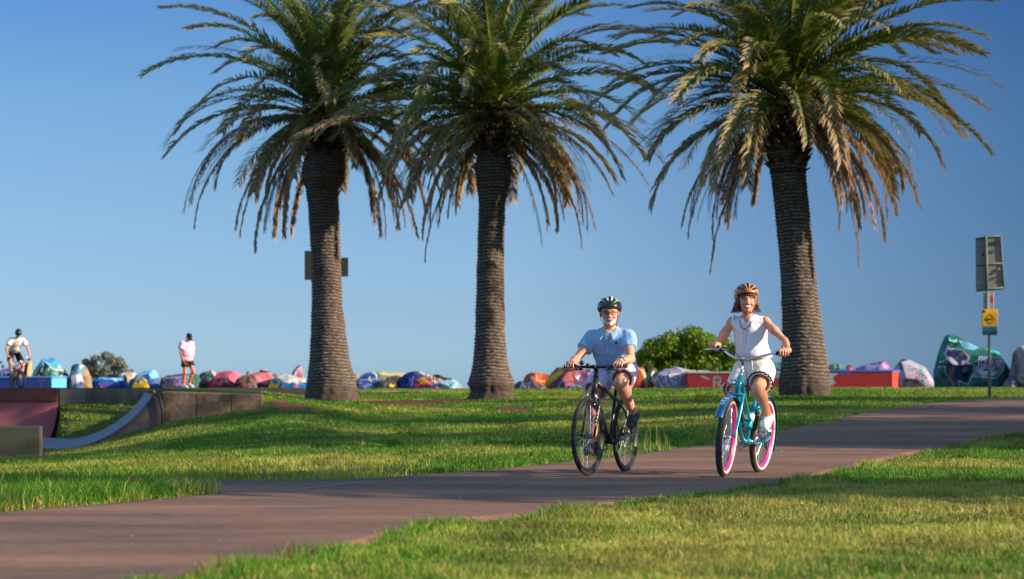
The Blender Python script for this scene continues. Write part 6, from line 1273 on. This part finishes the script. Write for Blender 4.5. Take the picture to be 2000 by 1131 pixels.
SL = lambda x, y, z: (x, y - z * math.sin(LEAN) * 1.0, z * math.cos(LEAN) + y * math.sin(LEAN))   # a point of the leaning bike
gR, gL = A3(*SL(GX + .0, -GY + .005, GZ)), A3(*SL(GX, GY - .005, GZ))
pl_, pr_ = A3(*SL(*(pL2 + A3(0, .13, 0)))), A3(*SL(*(pR2 - A3(0, .13, 0))))
def wom_shirt(V, C, S):
    f_ = (V[:, 0] > -.1); pk = (np.abs(np.abs(V[:, 1] - .0) - .013) < .003) & f_ & (V[:, 2] > 1.16) & (V[:, 2] < 1.27); C[pk] *= .6
    pk = (np.abs(V[:, 2] - 1.16) < .003) & (np.abs(V[:, 1]) < .015) & f_; C[pk] *= .6; hm_ = V[:, 2] < 1.075; C[hm_] *= .9; return C
wom, wh, wR, wJ = person(dict(label='smiling woman with brown hair and orange helmet, sleeveless white top, riding a cruiser', loc=(X2, Y2, zg(X2, Y2)), rz=RZ2, vox=.0056, fem=True, seed=5, leg=.98,
    J=dict(pelvis=(-.235, .035, .945), chest=(-.165, .015, 1.245), neck=(-.14, .005, 1.375), head=(-.098, .0, 1.540),
           shR=(-.145, -.147, 1.345), elR=(-.045, -.262, 1.125), wrR=(gR[0] - .075, gR[1] - .01, gR[2] + .028), shL=(-.145, .158, 1.345), elL=(-.03, .365, 1.17), wrL=(gL[0] - .07, gL[1] + .025, gL[2] + .035),
           hipR=(-.225, -.065, .90), knR=(.10, -.075, .64), anR=(pr_[0] - .10, pr_[1], pr_[2] + .115), toeR=(pr_[0] + .01, pr_[1], pr_[2] + .062), hipL=(-.225, .125, .90), knL=(.12, .165, .745), anL=(pl_[0] - .085, pl_[1], pl_[2] + .125), toeL=(pl_[0] + .01, pl_[1], pl_[2] + .062)),
    footR=(1, -.05, -.05), footL=(.95, .12, -.22), head_yaw=24, head_pitch=2, skin=(226, 160, 126), brow=(90, 56, 40),
    gripR=(gR, A3(-.5, -1, 0), A3(1, -.45, 0), A3(.05, 0, 1), 0), gripL=(gL, A3(-.5, 1, 0), A3(1, .45, 0), A3(.05, 0, 1), 0),
    shirt=(236, 236, 242), shirt_off=.016, hem=((-.2, .03, 1.045), (0, 0, -1)), flare=.155, collar=(240, 240, 246), vneck=.13, vw=.03, fold=.004, armhole=.004, shirt_fn=wom_shirt,
    shorts=(240, 236, 224), waist=((-.23, 0, 1.075), (0, 0, 1)), leglen=.66, legw=.106, trim=(24, 30, 90), shoes=(240, 240, 240), sole=(250, 250, 250)))
helmet(wom, wh, wR, 'woman', tilt=-8)
HR = Sdf(.012); p_ = lambda x, y, z: wh + wR @ A3(x, y, z); rk = np.random.RandomState(4)
for i in range(46):
    a = rk.uniform(math.radians(62), math.radians(298)); cs_, sn_ = math.cos(a), math.sin(a); sx = 1 if sn_ > 0 else -1
    fr0 = max(0, cs_) * .6; zl = -rk.uniform(.055, .096)
    p0 = p_(-.012 + .088 * cs_, .076 * sn_, .03); p1 = p_(-.02 + .098 * cs_, .092 * sn_ + .0, -.05); p2 = p_(-.03 + .10 * cs_ + rk.uniform(-.015, .015), .090 * sn_ * rk.uniform(.86, 1.12), zl)
    HR.chain([p0, p1, p2, p2 + wR @ A3(rk.uniform(-.01, .015), .02 * sx * rk.rand(), -.018)], [.013, .013, .009, .004], k=.008)
for i in range(13):
    y = -.062 + .124 * i / 12 + rk.uniform(-.004, .004); xf = .092 - 7.5 * y * y; HR.chain([p_(xf - .01, y * .8, .062), p_(xf + .002, y, .044), p_(xf - .002, y * 1.06, .026 + rk.uniform(-.006, .008) - abs(y) * .25)], [.010, .009, .004], k=.006)
V, Q = HR.mesh(.0052); st_ = fbm(V * np.array([60, 60, 14]), 3)[:, None]; C = lin((50, 28, 22)) * (1 - st_) * 1.1 + lin((126, 70, 44)) * st_
V = V + (V - wh) * (.10 * (fbm(V * np.array([70, 70, 22]), 3) - .5))[:, None]
V[:, 2] += .0; wv3 = (V - wh); V = V + np.stack([.006 * np.sin(wv3[:, 2] * 95 + 5 * wv3[:, 1] * 9), .009 * np.sin(wv3[:, 2] * 80 + wv3[:, 0] * 60), 0 * wv3[:, 2]], -1) * np.clip(-wv3[:, 2:] * 14, 0, 1)
hm_b = MB().add(V, Q, col=C)
for i in range(170):
    a = rk.uniform(math.radians(66), math.radians(294)); cs_, sn_ = math.cos(a), math.sin(a); o_ = rk.uniform(.96, 1.16)
    pts = [p_(-.012 + .088 * cs_, .080 * sn_, .02), p_(-.02 + .102 * cs_ * o_, .098 * sn_ * o_, -.05), p_(-.03 + .106 * cs_ * o_, .102 * sn_ * o_, -.09), p_(-.03 + .10 * cs_ + rk.uniform(-.035, .035), .100 * sn_ * o_ + rk.uniform(-.03, .035) * (1 if sn_ > 0 else -1), -rk.uniform(.085, .125))]
    hm_b.tube(bez(*pts, 7), [.003, .0028, .0026, .0024, .002, .0016, .0008], n=4, cap=False, col=(lin((78, 42, 28)) if rk.rand() < .7 else lin((140, 80, 50))) * rk.uniform(.7, 1.3))
hm_b.build('hair', M['hair'], wom)
ss_ = MB()
for y in (-1, 1): ss_.tube(to_head(wh, wR, [(.045, .078 * y, .04), (.045, .073 * y, -.03), (.052, .052 * y, -.085), (.060, .016 * y, -.118)]), .0032, n=6, sq=.5, col=lin((210, 200, 196) if y > 0 else (190, 40, 50)))
ss_.tube(to_head(wh, wR, [(.060, -.02, -.122), (.064, 0, -.128), (.060, .03, -.117)]), .0045, n=8, col=lin((200, 40, 46)))
ss_.tube(to_head(wh, wR, [(.060, .018, -.121), (.058, .040, -.112)]), .0065, n=8, col=lin((40, 40, 44)))
ss_.tube([p_(.05, -.06, -.09), p_(.03, -.10, -.085), p_(.02, -.112, -.13), p_(.02, -.105, -.175), p_(.04, -.07, -.165), p_(.055, -.04, -.14)], .0045, n=6, sq=.4, col=lin((90, 96, 110)))
ss_.build('helmet_strap', M['attrp'], wom)
nl = MB()
for i in range(26):
    t_ = i / 25 * 2 - 1; nl.ball(wJ['neck'] + A3(.075 + .045 * (1 - t_ * t_), .060 * t_, -.02 - .075 * (1 - t_ * t_)), .0055, n=5)
nl.build('necklace', mat('amber_beads', lin((120, 84, 44)), rough=.4), wom)
bw_ = MB(); wv_ = unit(wJ['wrL'] - wJ['elL']); ring_around(wJ['wrL'] - wv_ * .012, wv_, .027, .0028, bw_); bw_.build('bracelet', M['dark_metal'], wom)
dw = MB(); px0 = wJ['pelvis']
for y, sw in ((.012, .02), (-.002, -.012)): dw.tube([px0 + A3(.145, y, .09), px0 + A3(.165, y + sw * .5, .05), px0 + A3(.175, y + sw, -.06)], .0045, n=6)
dw.build('drawstring', M['white'], wom)

# ------------------------------------------------------------------ stunt cyclist, on the deck
zk = 74.5; Xb = px2x(31, zk); RZ3 = heading(-27); zd = float(H(Xb, zk)) + .0
zd = py2z(757.5, zk)
b3 = bike_root('stunt_bicycle', (Xb, zk, zd), RZ3, 0, 'small dark stunt bicycle on the deck above the maroon ramp')
b3.scale = (1, 1, 1)
B3, F3, R3 = A3(0, 0, .29), A3(.56, 0, .255), A3(-.38, 0, .255); m3 = dict(rim='black', tyre='rubber', spoke='dark_metal')
wheel(b3, F3, .26, .027, m3, steer=.25, nsp=18, spw=.003); wheel(b3, R3, .26, .027, m3, nsp=18, spw=.003)
f = MB(); h1, h2 = A3(.40, 0, .62), A3(.43, 0, .50); f.tube([h2, h1], .024); f.tube([h1 - A3(0, 0, .03), A3(-.12, 0, .50)], .018); f.tube([h2 + A3(0, 0, .03), B3], .020); f.tube([B3, A3(-.14, 0, .56)], .017)
for y in (-1, 1): f.tube([B3 + A3(0, .03 * y, 0), R3 + A3(0, .055 * y, 0)], .012); f.tube([A3(-.12, .015 * y, .48), R3 + A3(0, .055 * y, 0)], .010)
f.build('frame', mat('bmx_frame', lin((70, 62, 66)), rough=.35, coat=.4), b3)
f = MB(); 
for y in (-1, 1): f.tube([h2 + A3(.01, .045 * y, 0), F3 + A3(0, .055 * y, 0)], .013)
f.tube([h2 + A3(.01, -.05, 0), h2 + A3(.01, .05, 0)], .016); f.build('fork', M['black'], b3)
f = MB(); f.tube([A3(.33, -.36, .94), A3(.36, -.24, .94), A3(.40, -.07, .68), A3(.41, .07, .68), A3(.36, .24, .94), A3(.33, .36, .94)], .013); f.tube([A3(.37, -.17, .80), A3(.37, .17, .80)], .011); f.tube([h1, A3(.41, 0, .68)], .022); f.build('handlebar', M['chrome'], b3)
saddle(b3, A3(-.17, 0, .60), L=.22, W=.06); cranks(b3, B3, .17, math.radians(-150), refl=False, ring_r=.06)
pc3 = math.radians(-150); c3 = A3(math.cos(pc3), 0, math.sin(pc3)) * .17
def bmx_shirt(V, C, S):
    k_ = (np.hypot(V[:, 1] - .02, V[:, 2] - 1.42) < .03) & (V[:, 0] > .05); C[k_] = lin((50, 50, 56)); C[(np.hypot(V[:, 1] + .0, V[:, 2] - 1.30) < .06) & (V[:, 0] > .02)] *= .8; return C
bm, bh, bR, bJ = person(dict(label='young man in a white T-shirt and black helmet, crouched over a stunt bicycle', loc=(Xb, zk, zd), rz=RZ3, vox=.011, seed=3,
    J=dict(pelvis=(-.22, 0, 1.13), chest=(.05, 0, 1.40), neck=(.17, 0, 1.53), head=(.275, .0, 1.655), shR=(.11, -.185, 1.47), elR=(.10, -.32, 1.24), wrR=(.27, -.33, 1.00), shL=(.11, .185, 1.47), elL=(.14, .33, 1.24), wrL=(.28, .34, 1.00),
           hipR=(-.21, -.1, 1.08), knR=(.10, -.20, .76), anR=(-c3[0] - .05, -.17, .29 - c3[2] + .10), toeR=(-c3[0] + .05, -.17, .29 - c3[2] + .06), hipL=(-.21, .1, 1.08), knL=(.04, .20, .70), anL=(c3[0] - .06, .17, .29 + c3[2] + .10), toeL=(c3[0] + .04, .17, .29 + c3[2] + .06)),
    head_yaw=-12, head_pitch=48, skin=(206, 138, 108), brow=(90, 66, 50), gripR=grips(.335, -.32, .94, -1, .1, 0), gripL=grips(.335, .32, .94, 1, .1, 0),
    shirt=(226, 220, 214), shirt_off=.03, hem=((-.18, 0, 1.06), (.3, 0, -1)), sleeve=.62, vneck=0, fold=.006, shirt_fn=bmx_shirt, shorts=(30, 30, 36), waist=((-.22, 0, 1.2), (0, 0, 1)), leglen=.72, legw=.11, shoes=(150, 130, 110), sole=(220, 214, 200)))
helmet(bm, bh, bR, 'skate')

# ------------------------------------------------------------------ man walking on the deck
Yw = 76.0; Xw = px2x(365, Yw); zw = py2z(758.5, Yw); RZ4 = heading(-52)
def pink_fn(V, C, S):
    k_ = (np.abs(V[:, 1] + .07) < .022) & (np.abs(V[:, 2] - 1.36) < .008) & (V[:, 0] > .05); C[k_] = lin((120, 110, 116)); return C
wk, kh, kR, kJ = person(dict(label='man in a pale pink polo shirt, black shorts and black cap, walking on the deck', loc=(Xw, Yw, zw), rz=RZ4, vox=.011, thick=1.34, seed=8,
    J=dict(pelvis=(0, 0, .94), chest=(.01, 0, 1.27), neck=(.03, 0, 1.46), head=(.085, 0, 1.60), shR=(.0, -.20, 1.40), elR=(-.02, -.25, 1.12), wrR=(.06, -.22, .88), shL=(.0, .20, 1.40), elL=(-.05, .25, 1.12), wrL=(-.02, .23, .87),
           hipR=(0, -.1, .90), knR=(.03, -.11, .48), anR=(-.03, -.11, .09), toeR=(.09, -.115, .05), hipL=(0, .1, .90), knL=(.17, .11, .52), anL=(.0, .12, .15), toeL=(.11, .125, .07)),
    footL=(.95, 0, -.3), head_yaw=-14, head_pitch=38, skin=(196, 122, 88), brow=(80, 60, 50), leg=.95,
    shirt=(242, 184, 210), shirt_off=.048, hem=((0, 0, .86), (0, 0, -1)), sleeve=.62, collar=(246, 214, 230), vneck=.08, fold=.005, shirt_fn=pink_fn, shorts=(44, 44, 50), waist=((0, 0, 1.0), (0, 0, 1)), leglen=.55, legw=.115, shoes=(220, 214, 210), sole=(240, 240, 240)))
CP = Sdf(.01); CP.ell((-.01, 0, .055), (.108, .088, .078), cuts=[(A3(0, 0, .03), A3(0, 0, -1))]); CP.ell((.12, 0, .034), (.075, .068, .008), k=.008)
V, Q = CP.mesh(.007); MB().add(kh + (V @ roty(.05).T) @ kR.T, Q, col=lin((30, 32, 34))).build('cap', M['cloth'], wk)
